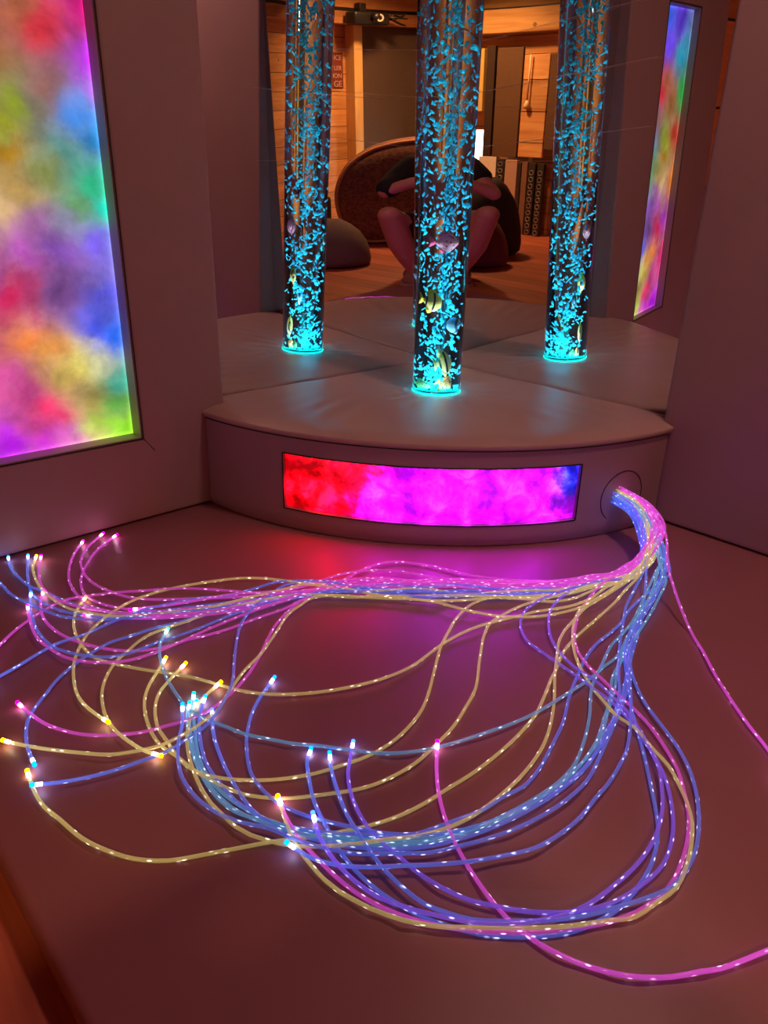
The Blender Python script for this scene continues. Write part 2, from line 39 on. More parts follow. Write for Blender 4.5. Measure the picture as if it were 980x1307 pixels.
 ('B',[[0.952,-0.267,0.0962],[1.045,-0.304,0.093],[1.114,-0.352,0.0724],[1.151,-0.376,0.0403],[1.196,-0.438,0.0321],[1.218,-0.512,0.0239],[1.215,-0.549,0.0156],[1.22,-0.616,0.0074],[1.237,-0.678,0.0079],[1.246,-0.736,0.0108],[1.25,-0.792,0.0105],[1.26,-0.844,0.0051],[1.278,-0.892,0.0057],[1.309,-0.969,0.0074],[1.348,-1.047,0.0097],[1.367,-1.101,0.0097],[1.387,-1.166,0.0083],[1.395,-1.218,0.0105],[1.388,-1.251,0.0098],[1.385,-1.295,0.0102],[1.37,-1.342,0.0087],[1.359,-1.372,0.0065],[1.35,-1.402,0.0093],[1.325,-1.429,0.0092],[1.287,-1.458,0.0105],[1.245,-1.48,0.0059],[1.209,-1.498,0.0051],[1.171,-1.511,0.007],[1.147,-1.512,0.0065],[1.107,-1.508,0.0072],[1.059,-1.487,0.0053],[1.023,-1.464,0.0086],[0.98,-1.426,0.0075],[0.948,-1.385,0.0065],[0.931,-1.357,0.0055],[0.926,-1.347,0.0084]]),
 ('B',[[0.953,-0.263,0.1154],[1.049,-0.301,0.114],[1.124,-0.353,0.0958],[1.165,-0.382,0.0638],[1.225,-0.483,0.049],[1.238,-0.539,0.0342],[1.257,-0.634,0.0194],[1.281,-0.724,0.0045],[1.312,-0.788,0.0072],[1.349,-0.842,0.0037],[1.398,-0.913,0.0074],[1.441,-0.963,0.0036],[1.478,-1.008,0.0044],[1.522,-1.066,0.0067],[1.556,-1.111,0.0052],[1.574,-1.141,0.0047],[1.594,-1.196,0.0073],[1.599,-1.235,0.0036],[1.601,-1.286,0.0071],[1.591,-1.328,0.0051],[1.575,-1.365,0.0037],[1.543,-1.409,0.0041],[1.507,-1.444,0.0037],[1.487,-1.459,0.0058],[1.463,-1.472,0.0047],[1.435,-1.484,0.0051],[1.397,-1.495,0.0059],[1.352,-1.5,0.0072],[1.307,-1.496,0.0062],[1.26,-1.483,0.0038],[1.21,-1.468,0.006],[1.166,-1.445,0.0062],[1.132,-1.423,0.0075],[1.119,-1.407,0.0044]]),
 ('B',[[0.957,-0.249,0.0898],[1.054,-0.286,0.086],[1.125,-0.331,0.0646],[1.165,-0.353,0.0325],[1.194,-0.386,0.0088],[1.198,-0.416,0.0088],[1.228,-0.519,0.0087],[1.265,-0.655,0.0087],[1.298,-0.745,0.0086],[1.317,-0.781,0.0106],[1.354,-0.831,0.0081],[1.407,-0.884,0.0081],[1.452,-0.917,0.0098],[1.5,-0.948,0.0083],[1.539,-0.985,0.0112],[1.564,-1.013,0.0082],[1.592,-1.057,0.0074],[1.62,-1.121,0.0098],[1.629,-1.159,0.0097],[1.631,-1.209,0.012],[1.619,-1.249,0.0118],[1.602,-1.282,0.0086],[1.58,-1.328,0.0088],[1.551,-1.373,0.01],[1.522,-1.407,0.0091],[1.492,-1.439,0.0096],[1.466,-1.454,0.0085],[1.439,-1.469,0.0113],[1.411,-1.473,0.0115],[1.373,-1.473,0.0108],[1.336,-1.468,0.0106],[1.296,-1.459,0.0114],[1.263,-1.449,0.0076],[1.221,-1.433,0.0118],[1.172,-1.407,0.0073],[1.149,-1.391,0.0067]]),
 ('P',[[0.948,-0.281,0.1218],[1.036,-0.32,0.1199],[1.091,-0.368,0.0977],[1.149,-0.452,0.0705],[1.176,-0.548,0.0494],[1.128,-0.611,0.0391],[1.099,-0.673,0.0288],[1.077,-0.737,0.0185],[1.07,-0.775,0.0083],[1.083,-0.817,0.0067],[1.112,-0.857,0.0073],[1.152,-0.888,0.0094],[1.186,-0.893,0.0066],[1.224,-0.901,0.0081],[1.274,-0.909,0.008],[1.325,-0.924,0.0114],[1.366,-0.927,0.0062],[1.419,-0.952,0.0088],[1.449,-0.973,0.0086],[1.481,-0.992,0.0067],[1.516,-1.022,0.0078],[1.545,-1.055,0.0079],[1.577,-1.104,0.0079],[1.594,-1.142,0.0091],[1.605,-1.186,0.0091],[1.603,-1.231,0.0085],[1.593,-1.283,0.0084],[1.576,-1.322,0.0094],[1.553,-1.354,0.0087],[1.522,-1.382,0.0065],[1.496,-1.405,0.0097],[1.47,-1.421,0.0082],[1.435,-1.436,0.0109],[1.397,-1.44,0.0065],[1.365,-1.443,0.009],[1.333,-1.444,0.0076],[1.299,-1.442,0.0095],[1.265,-1.433,0.0107],[1.231,-1.417,0.0096],[1.2,-1.396,0.0092],[1.178,-1.373,0.0113],[1.153,-1.347,0.0071]]),
 ('P',[[0.951,-0.27,0.1026],[1.039,-0.308,0.0991],[1.097,-0.352,0.0741],[1.143,-0.422,0.0458],[1.155,-0.506,0.0263],[1.124,-0.552,0.023],[1.102,-0.615,0.0196],[1.096,-0.681,0.0163],[1.101,-0.72,0.013],[1.117,-0.763,0.0131],[1.148,-0.812,0.0143],[1.182,-0.848,0.0112],[1.218,-0.872,0.0106],[1.267,-0.894,0.0114],[1.316,-0.903,0.0137],[1.359,-0.917,0.0119],[1.408,-0.943,0.0152],[1.444,-0.965,0.0114],[1.493,-1.009,0.0144],[1.517,-1.034,0.0159],[1.541,-1.071,0.0146],[1.558,-1.102,0.016],[1.576,-1.154,0.0154],[1.584,-1.212,0.0156],[1.58,-1.264,0.0107],[1.574,-1.319,0.0135],[1.559,-1.359,0.0123],[1.532,-1.404,0.0131],[1.5,-1.442,0.0148],[1.478,-1.459,0.0148],[1.448,-1.477,0.0117],[1.421,-1.493,0.0115],[1.392,-1.506,0.0109],[1.36,-1.515,0.0149],[1.327,-1.516,0.0154],[1.288,-1.509,0.011],[1.259,-1.5,0.0113],[1.235,-1.488,0.0113]]),
 ('B',[[0.954,-0.26,0.109],[1.05,-0.297,0.107],[1.124,-0.348,0.088],[1.165,-0.375,0.056],[1.191,-0.406,0.032],[1.214,-0.463,0.0272],[1.246,-0.568,0.0225],[1.277,-0.688,0.0177],[1.319,-0.785,0.0129],[1.361,-0.854,0.0108],[1.401,-0.919,0.0139],[1.433,-0.977,0.0157],[1.454,-1.021,0.0114],[1.468,-1.067,0.0145],[1.477,-1.114,0.0124],[1.482,-1.159,0.0143],[1.487,-1.2,0.0132],[1.485,-1.249,0.0113],[1.478,-1.301,0.0158],[1.458,-1.338,0.0134],[1.438,-1.378,0.0163],[1.411,-1.414,0.014],[1.384,-1.451,0.0162],[1.357,-1.483,0.0143],[1.331,-1.506,0.0108],[1.307,-1.524,0.0104],[1.286,-1.539,0.0164],[1.256,-1.544,0.0144]]),
 ('B',[[0.954,-0.26,0.0962],[1.049,-0.297,0.093],[1.12,-0.345,0.0724],[1.158,-0.368,0.0403],[1.185,-0.399,0.0166],[1.203,-0.453,0.0152],[1.232,-0.561,0.0138],[1.264,-0.681,0.0124],[1.308,-0.78,0.011],[1.355,-0.846,0.0136],[1.38,-0.904,0.0107],[1.396,-0.946,0.0128],[1.416,-1.009,0.0124],[1.432,-1.062,0.0089],[1.452,-1.133,0.0118],[1.455,-1.195,0.0141],[1.449,-1.239,0.0119],[1.438,-1.295,0.0133],[1.42,-1.336,0.0089],[1.405,-1.372,0.011],[1.389,-1.407,0.0116],[1.357,-1.447,0.0119],[1.332,-1.479,0.0136],[1.299,-1.504,0.0115],[1.255,-1.53,0.0119],[1.212,-1.548,0.0116],[1.181,-1.57,0.0126],[1.154,-1.583,0.012],[1.138,-1.588,0.0109],[1.095,-1.595,0.0103],[1.049,-1.593,0.0137],[1.002,-1.576,0.0107],[0.967,-1.556,0.0128],[0.933,-1.532,0.0102],[0.898,-1.513,0.0145]]),
 ('C',[[0.955,-0.256,0.1026],[1.051,-0.293,0.1],[1.125,-0.342,0.0802],[1.165,-0.367,0.0482],[1.189,-0.45,0.0375],[1.227,-0.57,0.0269],[1.258,-0.673,0.0163],[1.262,-0.722,0.0056],[1.269,-0.767,0.0057],[1.293,-0.838,0.0053],[1.323,-0.92,0.0084],[1.368,-0.997,0.0075],[1.395,-1.054,0.0047],[1.415,-1.109,0.0046],[1.423,-1.166,0.0076],[1.418,-1.22,0.0058],[1.41,-1.266,0.0042],[1.4,-1.307,0.0038],[1.373,-1.376,0.0075],[1.337,-1.431,0.0071],[1.29,-1.476,0.008],[1.242,-1.508,0.0036],[1.194,-1.541,0.006],[1.147,-1.564,0.004],[1.107,-1.57,0.0066],[1.06,-1.565,0.0045],[1.012,-1.554,0.0045],[0.968,-1.538,0.0065],[0.913,-1.513,0.0041],[0.894,-1.498,0.0079]]),
 ('C',[[0.95,-0.274,0.1218],[1.044,-0.312,0.121],[1.118,-0.367,0.1036],[1.159,-0.397,0.0717],[1.18,-0.426,0.0474],[1.226,-0.475,0.0369],[1.246,-0.536,0.0263],[1.271,-0.632,0.0157],[1.29,-0.724,0.0052],[1.312,-0.802,0.0043],[1.33,-0.861,0.0072],[1.364,-0.926,0.0042],[1.386,-0.98,0.0045],[1.41,-1.041,0.0074],[1.421,-1.093,0.006],[1.426,-1.14,0.0075],[1.426,-1.195,0.0079],[1.419,-1.26,0.0084],[1.403,-1.31,0.0036],[1.383,-1.37,0.005],[1.355,-1.418,0.0054],[1.319,-1.458,0.0044],[1.27,-1.502,0.0079],[1.209,-1.537,0.005],[1.16,-1.561,0.0082],[1.123,-1.565,0.0036],[1.077,-1.566,0.0053],[1.026,-1.557,0.0064],[0.98,-1.54,0.0074],[0.921,-1.513,0.0056],[0.886,-1.487,0.0081],[0.871,-1.478,0.0044]]),
 ('B',[[0.955,-0.256,0.0898],[1.045,-0.293,0.0852],[1.108,-0.336,0.0584],[1.17,-0.465,0.0455],[1.202,-0.521,0.0327],[1.227,-0.568,0.0198],[1.264,-0.643,0.0069],[1.307,-0.748,0.0056],[1.341,-0.829,0.0056],[1.396,-0.955,0.0074],[1.405,-0.997,0.0088],[1.42,-1.05,0.0056],[1.433,-1.111,0.0074],[1.434,-1.175,0.007],[1.43,-1.238,0.0103],[1.414,-1.307,0.0074],[1.392,-1.372,0.0093],[1.36,-1.423,0.0058],[1.319,-1.473,0.0098],[1.262,-1.509,0.0046],[1.202,-1.539,0.0054],[1.168,-1.547,0.0083],[1.138,-1.554,0.0076],[1.092,-1.553,0.0076],[1.05,-1.55,0.0082],[1.015,-1.54,0.0065],[0.981,-1.526,0.0084],[0.942,-1.506,0.0068],[0.915,-1.487,0.008],[0.896,-1.47,0.0087]]),
 ('B',[[0.95,-0.274,0.109],[1.038,-0.312,0.106],[1.095,-0.357,0.082],[1.187,-0.511,0.0631],[1.204,-0.569,0.0443],[1.223,-0.639,0.0254],[1.239,-0.672,0.0065],[1.291,-0.774,0.0086],[1.333,-0.846,0.009],[1.367,-0.9,0.0099],[1.393,-0.959,0.0044],[1.413,-1.017,0.0066],[1.425,-1.071,0.005],[1.431,-1.13,0.005],[1.428,-1.187,0.0068],[1.419,-1.246,0.0087],[1.403,-1.301,0.0048],[1.381,-1.36,0.0088],[1.347,-1.411,0.0091],[1.302,-1.458,0.0098],[1.257,-1.5,0.0086],[1.212,-1.529,0.0053],[1.184,-1.544,0.0083],[1.165,-1.545,0.0075],[1.134,-1.542,0.0056],[1.091,-1.536,0.0088],[1.041,-1.523,0.006],[0.997,-1.509,0.0091],[0.959,-1.491,0.0093],[0.934,-1.477,0.0064]]),
 ('C',[[0.953,-0.263,0.1026],[1.047,-0.301,0.1],[1.119,-0.35,0.0802],[1.158,-0.375,0.0482],[1.203,-0.475,0.0373],[1.232,-0.552,0.0265],[1.256,-0.65,0.0157],[1.283,-0.731,0.0049],[1.317,-0.822,0.0073],[1.351,-0.888,0.0036],[1.379,-0.957,0.0036],[1.404,-1.014,0.0076],[1.417,-1.07,0.0038],[1.422,-1.126,0.0039],[1.423,-1.208,0.0047],[1.41,-1.285,0.0067],[1.389,-1.344,0.0036],[1.358,-1.407,0.0043],[1.313,-1.453,0.0036],[1.263,-1.496,0.0039],[1.204,-1.534,0.0068],[1.15,-1.552,0.0062],[1.099,-1.56,0.006],[1.054,-1.558,0.0078],[1.003,-1.543,0.0036],[0.959,-1.523,0.0041],[0.919,-1.504,0.0062],[0.893,-1.485,0.0045]]),
]
# ------------------------------------------------------------------ helpers
def lin(h):
    v = [int(h[i:i+2], 16)/255 for i in (0, 2, 4)]
    return tuple(c/12.92 if c <= .04045 else ((c+.055)/1.055)**2.4 for c in v) + (1,)

def mesh_obj(name, bm, mat=None, parent=None, smooth=True, kind=None):
    """link the bmesh as one object; world coordinates are turned local to the parent's base"""
    me = bpy.data.meshes.new(name)
    bm.normal_update()
    bm.to_mesh(me); bm.free()
    return link_mesh(name, me, mat, parent, smooth, kind)

def link_mesh(name, me, mat=None, parent=None, smooth=True, kind=None):
    o = bpy.data.objects.new(name, me); C.objects.link(o)
    if parent is not None:
        off = Vector(parent.location)
        q = parent.parent
        while q is not None:
            off += Vector(q.location); q = q.parent
        me.transform(Matrix.Translation(-off)); o.parent = parent
    if mat is not None: me.materials.append(mat)
    if smooth:
        for p in me.polygons: p.use_smooth = True
    if kind: o['kind'] = kind
    return o

def thing(name, label, cat, loc, group=None):
    o = bpy.data.objects.new(name, None); C.objects.link(o)
    o.location = loc; o.empty_display_size = .05
    o['label'] = label; o['category'] = cat
    if group: o['group'] = group
    return o

def tag(o, label, cat, group=None):
    o['label'] = label; o['category'] = cat
    if group: o['group'] = group
    return o

def box(bm, a, b, bevel=0, seg=2):
    x0, y0, z0 = a; x1, y1, z1 = b
    vs = [bm.verts.new(p) for p in ((x0,y0,z0),(x1,y0,z0),(x1,y1,z0),(x0,y1,z0),(x0,y0,z1),(x1,y0,z1),(x1,y1,z1),(x0,y1,z1))]
    fs = [bm.faces.new([vs[i] for i in f]) for f in ((0,3,2,1),(4,5,6,7),(0,1,5,4),(1,2,6,5),(2,3,7,6),(3,0,4,7))]
    if bevel:
        es = list({e for f in fs for e in f.edges})
        bmesh.ops.bevel(bm, geom=es, offset=bevel, segments=seg, profile=.5, affect='EDGES')
    return vs

def cyl(bm, p0, p1, r0, r1=None, n=24, caps=True):
    r1 = r0 if r1 is None else r1
    p0 = Vector(p0); p1 = Vector(p1); d = (p1-p0).normalized()
    u = d.orthogonal().normalized(); v = d.cross(u)
    a = [bm.verts.new(p0+(u*math.cos(2*PI*i/n)+v*math.sin(2*PI*i/n))*r0) for i in range(n)]
    b = [bm.verts.new(p1+(u*math.cos(2*PI*i/n)+v*math.sin(2*PI*i/n))*r1) for i in range(n)]
    for i in range(n): bm.faces.new((a[i], a[(i+1) % n], b[(i+1) % n], b[i]))
    if caps:
        bm.faces.new(a[::-1]); bm.faces.new(b)

def lathe(bm, prof, n=40, c=(0,0,0), closed=False):
    rings = []
    for r, z in prof:
        if r < 1e-6: rings.append([bm.verts.new((c[0], c[1], c[2]+z))])
        else: rings.append([bm.verts.new((c[0]+r*math.cos(2*PI*i/n), c[1]+r*math.sin(2*PI*i/n), c[2]+z)) for i in range(n)])
    pairs = list(zip(rings[:-1], rings[1:]))
    if closed: pairs.append((rings[-1], rings[0]))
    for a, b in pairs:
        for i in range(n):
            j = (i+1) % n
            if len(a) == 1 and len(b) == 1: continue
            if len(a) == 1: bm.faces.new((a[0], b[j], b[i]))
            elif len(b) == 1: bm.faces.new((a[i], a[j], b[0]))
            else: bm.faces.new((a[i], a[j], b[j], b[i]))

def catmull(P, step):
    P = [Vector(p) for p in P]
    Q = [P[0]]
    for p in P[1:]:
        if (p-Q[-1]).length > .004: Q.append(p)
    P = Q
    P = [P[0]*2-P[1]] + P + [P[-1]*2-P[-2]]
    out = []
    for i in range(1, len(P)-2):
        p0, p1, p2, p3 = P[i-1:i+3]
        t0 = 0; t1 = t0+max((p1-p0).length, 1e-4)**.5; t2 = t1+max((p2-p1).length, 1e-4)**.5; t3 = t2+max((p3-p2).length, 1e-4)**.5
        n = max(1, int((p2-p1).length/step))
        for k in range(n):
            t = t1+(t2-t1)*k/n
            a1 = p0*((t1-t)/(t1-t0))+p1*((t-t0)/(t1-t0)); a2 = p1*((t2-t)/(t2-t1))+p2*((t-t1)/(t2-t1)); a3 = p2*((t3-t)/(t3-t2))+p3*((t-t2)/(t3-t2))
            b1 = a1*((t2-t)/(t2-t0))+a2*((t-t0)/(t2-t0)); b2 = a2*((t3-t)/(t3-t1))+a3*((t-t1)/(t3-t1))
            out.append(b1*((t2-t)/(t2-t1))+b2*((t-t1)/(t2-t1)))
    out.append(P[-2])
    return out

def tube(bm, pts, r, n=8, u0=0., caps=True, uv=None, taper=None, uv2=None):
    pts = [Vector(p) for p in pts]
    T = []
    for i in range(len(pts)):
        T.append((pts[min(i+1, len(pts)-1)]-pts[max(i-1, 0)]).normalized())
    nrm = T[0].orthogonal().normalized()
    rings = []; us = []; u = u0
    for i, p in enumerate(pts):
        if i:
            u += (p-pts[i-1]).length
            nrm = (nrm-T[i]*nrm.dot(T[i])).normalized()
        bn = T[i].cross(nrm)
        rr = r if taper is None else r*taper(i/(len(pts)-1))
        rings.append([bm.verts.new(p+(nrm*math.cos(2*PI*k/n)+bn*math.sin(2*PI*k/n))*rr) for k in range(n)]); us.append(u)
    for i in range(len(rings)-1):
        for k in range(n):
            f = bm.faces.new((rings[i][k], rings[i][(k+1) % n], rings[i+1][(k+1) % n], rings[i+1][k]))
            if uv is not None:
                for l, (a, b) in zip(f.loops, ((us[i], k/n), (us[i], (k+1)/n), (us[i+1], (k+1)/n), (us[i+1], k/n))):
                    l[uv].uv = (a, b)
                    if uv2 is not None: l[uv2].uv = (us[-1]-a, a-u0)
    if caps:
        bm.faces.new(rings[0][::-1]); bm.faces.new(rings[-1])

def ico(bm, c, s, sub=2, rot=None):
    r = bmesh.ops.create_icosphere(bm, subdivisions=sub, radius=1)
    M = Matrix.Translation(c) @ (rot.to_4x4() if rot is not None else Matrix.Identity(4)) @ Matrix.Diagonal((s[0], s[1], s[2], 1))
    bmesh.ops.transform(bm, matrix=M, verts=r['verts'])
    return r['verts']

# ------------------------------------------------------------------ materials
class NT:
    def __init__(s, name):
        s.m = bpy.data.materials.new(name); s.m.use_nodes = True
        s.t = s.m.node_tree; s.t.nodes.clear()
        s.out = s.t.nodes.new('ShaderNodeOutputMaterial')
    def n(s, typ, **kw):
        x = s.t.nodes.new(typ)
        for k, v in kw.items():
            if k.startswith('i_'):
                x.inputs[k[2:].replace('_', ' ')].default_value = v
            else: setattr(x, k, v)
        return x
    def l(s, a, b): s.t.links.new(a, b)
    def math(s, op, a, b=None, c=None):
        x = s.t.nodes.new('ShaderNodeMath'); x.operation = op
        for i, v in enumerate((a, b, c)):
            if v is None: continue
            if isinstance(v, (int, float)): x.inputs[i].default_value = v
            else: s.l(v, x.inputs[i])
        return x.outputs[0]
    def mix(s, f, a, b, blend='MIX'):
        x = s.t.nodes.new('ShaderNodeMix'); x.data_type = 'RGBA'; x.blend_type = blend
        for sock, v in ((x.inputs[0], f), (x.inputs[6], a), (x.inputs[7], b)):
            if isinstance(v, (int, float)): sock.default_value = v
            elif isinstance(v, tuple): sock.default_value = v
            else: s.l(v, sock)
        return x.outputs[2]
    def ramp(s, f, stops):
        x = s.t.nodes.new('ShaderNodeValToRGB'); s.l(f, x.inputs[0])
        e = x.color_ramp.elements
        while len(e) < len(stops): e.new(.5)
        for el, (p, c) in zip(e, stops): el.position = p; el.color = c
        return x.outputs[0]

def vinyl(name, col, rough=.42, bump=.12, wr=.0, sheen=0., noise_scale=900):
    t = NT(name)
    tc = t.n('ShaderNodeTexCoord')
    n1 = t.n('ShaderNodeTexNoise', i_Scale=noise_scale, i_Detail=2.0); t.l(tc.outputs['Object'], n1.inputs['Vector'])
    n2 = t.n('ShaderNodeTexNoise', i_Scale=3.0, i_Detail=5.0, i_Distortion=.6); t.l(tc.outputs['Object'], n2.inputs['Vector'])
    b1 = t.n('ShaderNodeBump', i_Strength=bump, i_Distance=.0008); t.l(n1.outputs['Fac'], b1.inputs['Height'])
    b2 = t.n('ShaderNodeBump', i_Strength=.25+wr, i_Distance=.012); t.l(n2.outputs['Fac'], b2.inputs['Height']); t.l(b1.outputs[0], b2.inputs['Normal'])
    c = t.mix(n2.outputs['Fac'], tuple(x*.88 for x in col[:3])+(1,), tuple(min(1, x*1.1) for x in col[:3])+(1,))
    p = t.n('ShaderNodeBsdfPrincipled', i_Roughness=rough); p.inputs['Specular IOR Level'].default_value = .4
    t.l(c, p.inputs['Base Color']); t.l(b2.outputs[0], p.inputs['Normal'])
    t.l(p.outputs[0], t.out.inputs[0])
    return t.m

def plain(name, col, rough=.5, metal=0., var=.15, scale=60, bump=0.):
    t = NT(name)
    tc = t.n('ShaderNodeTexCoord')
    n1 = t.n('ShaderNodeTexNoise', i_Scale=float(scale), i_Detail=3.0); t.l(tc.outputs['Object'], n1.inputs['Vector'])
    c = t.mix(n1.outputs['Fac'], tuple(x*(1-var) for x in col[:3])+(1,), tuple(min(1, x*(1+var)) for x in col[:3])+(1,))
    p = t.n('ShaderNodeBsdfPrincipled', i_Roughness=rough, i_Metallic=metal); t.l(c, p.inputs['Base Color'])
    if bump:
        b = t.n('ShaderNodeBump', i_Strength=bump, i_Distance=.002); t.l(n1.outputs['Fac'], b.inputs['Height']); t.l(b.outputs[0], p.inputs['Normal'])
    t.l(p.outputs[0], t.out.inputs[0])
    return t.m

def wood(name, a, b, axis='X', plank=.14, pax='Z', rough=.5):
    """planks: grain runs along axis, boards follow one another along pax"""
    t = NT(name)
    tc = t.n('ShaderNodeTexCoord'); sx = t.n('ShaderNodeSeparateXYZ'); t.l(tc.outputs['Object'], sx.inputs[0])
    ix = {'X': 0, 'Y': 1, 'Z': 2}
    s = t.math('DIVIDE', sx.outputs[ix[pax]], plank)
    fl = t.math('FLOOR', s); fr = t.math('FRACT', s)
    wn = t.n('ShaderNodeTexWhiteNoise', noise_dimensions='1D'); t.l(fl, wn.inputs['W'])
    mp = t.n('ShaderNodeMapping'); sc = [14., 14., 14.]; sc[ix[axis]] = 1.1; mp.inputs['Scale'].default_value = sc
    cx = t.n('ShaderNodeCombineXYZ'); off = t.math('MULTIPLY', wn.outputs[0], 9.0)
    for k in range(3): t.l(off, cx.inputs[k])
    ad = t.n('ShaderNodeVectorMath', operation='ADD'); t.l(tc.outputs['Object'], ad.inputs[0]); t.l(cx.outputs[0], ad.inputs[1])
    t.l(ad.outputs[0], mp.inputs[0])
    g = t.n('ShaderNodeTexNoise', i_Scale=1.6, i_Detail=6.0, i_Distortion=1.2); t.l(mp.outputs[0], g.inputs['Vector'])
    kn = t.n('ShaderNodeTexVoronoi', i_Scale=3.1); t.l(ad.outputs[0], kn.inputs['Vector'])
    knot = t.math('LESS_THAN', kn.outputs['Distance'], .055)
    c = t.ramp(g.outputs['Fac'], [(.28, a), (.72, b)])
    sh = t.math('MULTIPLY_ADD', wn.outputs[0], .35, .78)
    c = t.mix(1.0, c, sh, 'MULTIPLY')
    c = t.mix(t.math('MULTIPLY', knot, .75), c, tuple(x*.25 for x in a[:3])+(1,))
    gap = t.math('LESS_THAN', t.math('ABSOLUTE', t.math('SUBTRACT', fr, .5)), .485)
    c = t.mix(gap, (.01, .005, .003, 1), c)
    bp = t.n('ShaderNodeBump', i_Strength=.5, i_Distance=.006); t.l(t.math('MULTIPLY_ADD', g.outputs['Fac'], .15, gap), bp.inputs['Height'])
    p = t.n('ShaderNodeBsdfPrincipled', i_Roughness=rough); t.l(c, p.inputs['Base Color']); t.l(bp.outputs[0], p.inputs['Normal'])
    t.l(p.outputs[0], t.out.inputs[0])
    return t.m

def screen(name, spots, strength, warp=.10, power=2.2, cloud=.55, nscale=7., haze=1.0, patch=None, rect=None, edge=0., detail=7.):
    """a lit display showing drifting coloured clouds; spots = (u, v, colour) in metres on the panel's own UV"""
    t = NT(name)
    uv = t.n('ShaderNodeUVMap')
    nz = t.n('ShaderNodeTexNoise', i_Scale=nscale, i_Detail=6.0, i_Roughness=.6); t.l(uv.outputs[0], nz.inputs['Vector'])
    sub = t.n('ShaderNodeVectorMath', operation='SUBTRACT'); t.l(nz.outputs['Color'], sub.inputs[0]); sub.inputs[1].default_value = (.5, .5, .5)
    sc = t.n('ShaderNodeVectorMath', operation='MULTIPLY'); t.l(sub.outputs[0], sc.inputs[0]); sc.inputs[1].default_value = (warp, warp, 0)
    ad = t.n('ShaderNodeVectorMath', operation='ADD'); t.l(uv.outputs[0], ad.inputs[0]); t.l(sc.outputs[0], ad.inputs[1])
    acc = None; wsum = None
    for (u, v, h) in spots:
        d = t.n('ShaderNodeVectorMath', operation='DISTANCE'); t.l(ad.outputs[0], d.inputs[0]); d.inputs[1].default_value = (u, v, 0)
        w = t.math('POWER', t.math('MULTIPLY_ADD', d.outputs['Value'], d.outputs['Value'], .0006), -power)
        vm = t.n('ShaderNodeVectorMath', operation='SCALE'); vm.inputs[0].default_value = lin(h)[:3]; t.l(w, vm.inputs['Scale'])
        if acc is None: acc, wsum = vm.outputs[0], w
        else:
            a2 = t.n('ShaderNodeVectorMath', operation='ADD'); t.l(acc, a2.inputs[0]); t.l(vm.outputs[0], a2.inputs[1]); acc = a2.outputs[0]
            wsum = t.math('ADD', wsum, w)
    dv = t.n('ShaderNodeVectorMath', operation='SCALE'); t.l(acc, dv.inputs[0]); t.l(t.math('DIVIDE', 1.0, wsum), dv.inputs['Scale'])
    n2 = t.n('ShaderNodeTexNoise', i_Scale=nscale*1.7, i_Detail=detail, i_Roughness=.6, i_Distortion=.3); t.l(uv.outputs[0], n2.inputs['Vector'])
    br = t.math('MULTIPLY_ADD', t.math('SUBTRACT', n2.outputs['Fac'], .5), cloud*3, 1.0)
    br = t.math('MAXIMUM', br, .2)
    if patch is not None:
        mr = t.n('ShaderNodeMapRange', interpolation_type='SMOOTHSTEP'); t.l(n2.outputs['Fac'], mr.inputs['Value'])
        for k, v in zip(('From Min', 'From Max', 'To Min', 'To Max'), patch): mr.inputs[k].default_value = v
        br = t.math('EXPONENT', t.math('MULTIPLY', t.math('SUBTRACT', 1.0, mr.outputs[0]), -4.1))
    if rect is not None:
        s2 = t.n('ShaderNodeSeparateXYZ'); t.l(uv.outputs[0], s2.inputs[0])
        d = t.math('MINIMUM', t.math('MINIMUM', t.math('SUBTRACT', s2.outputs[0], rect[0]), t.math('SUBTRACT', rect[1], s2.outputs[0])), t.math('MINIMUM', t.math('SUBTRACT', s2.outputs[1], rect[2]), t.math('SUBTRACT', rect[3], s2.outputs[1])))
        br = t.math('MULTIPLY', br, t.math('MULTIPLY_ADD', t.math('EXPONENT', t.math('MULTIPLY', d, -1/.006)), edge, 1.0))
    wh = t.n('ShaderNodeTexNoise', i_Scale=nscale*1.1, i_Detail=8.0, i_Roughness=.7); t.l(ad.outputs[0], wh.inputs['Vector'])
    whf = t.math('MULTIPLY', t.math('MAXIMUM', t.math('SUBTRACT', wh.outputs['Fac'], .53), 0.0), cloud*1.6*haze)
    col = t.mix(whf, dv.outputs[0], (.75, .7, .7, 1))
    em = t.n('ShaderNodeEmission'); t.l(col, em.inputs['Color']); t.l(t.math('MULTIPLY', br, strength), em.inputs['Strength'])
    gl = t.n('ShaderNodeBsdfGlossy', i_Roughness=.12); gl.inputs['Color'].default_value = (.04, .04, .04, 1)
    sh = t.n('ShaderNodeAddShader'); t.l(em.outputs[0], sh.inputs[0]); t.l(gl.outputs[0], sh.inputs[1])
    t.l(sh.outputs[0], t.out.inputs[0])
    return t.m

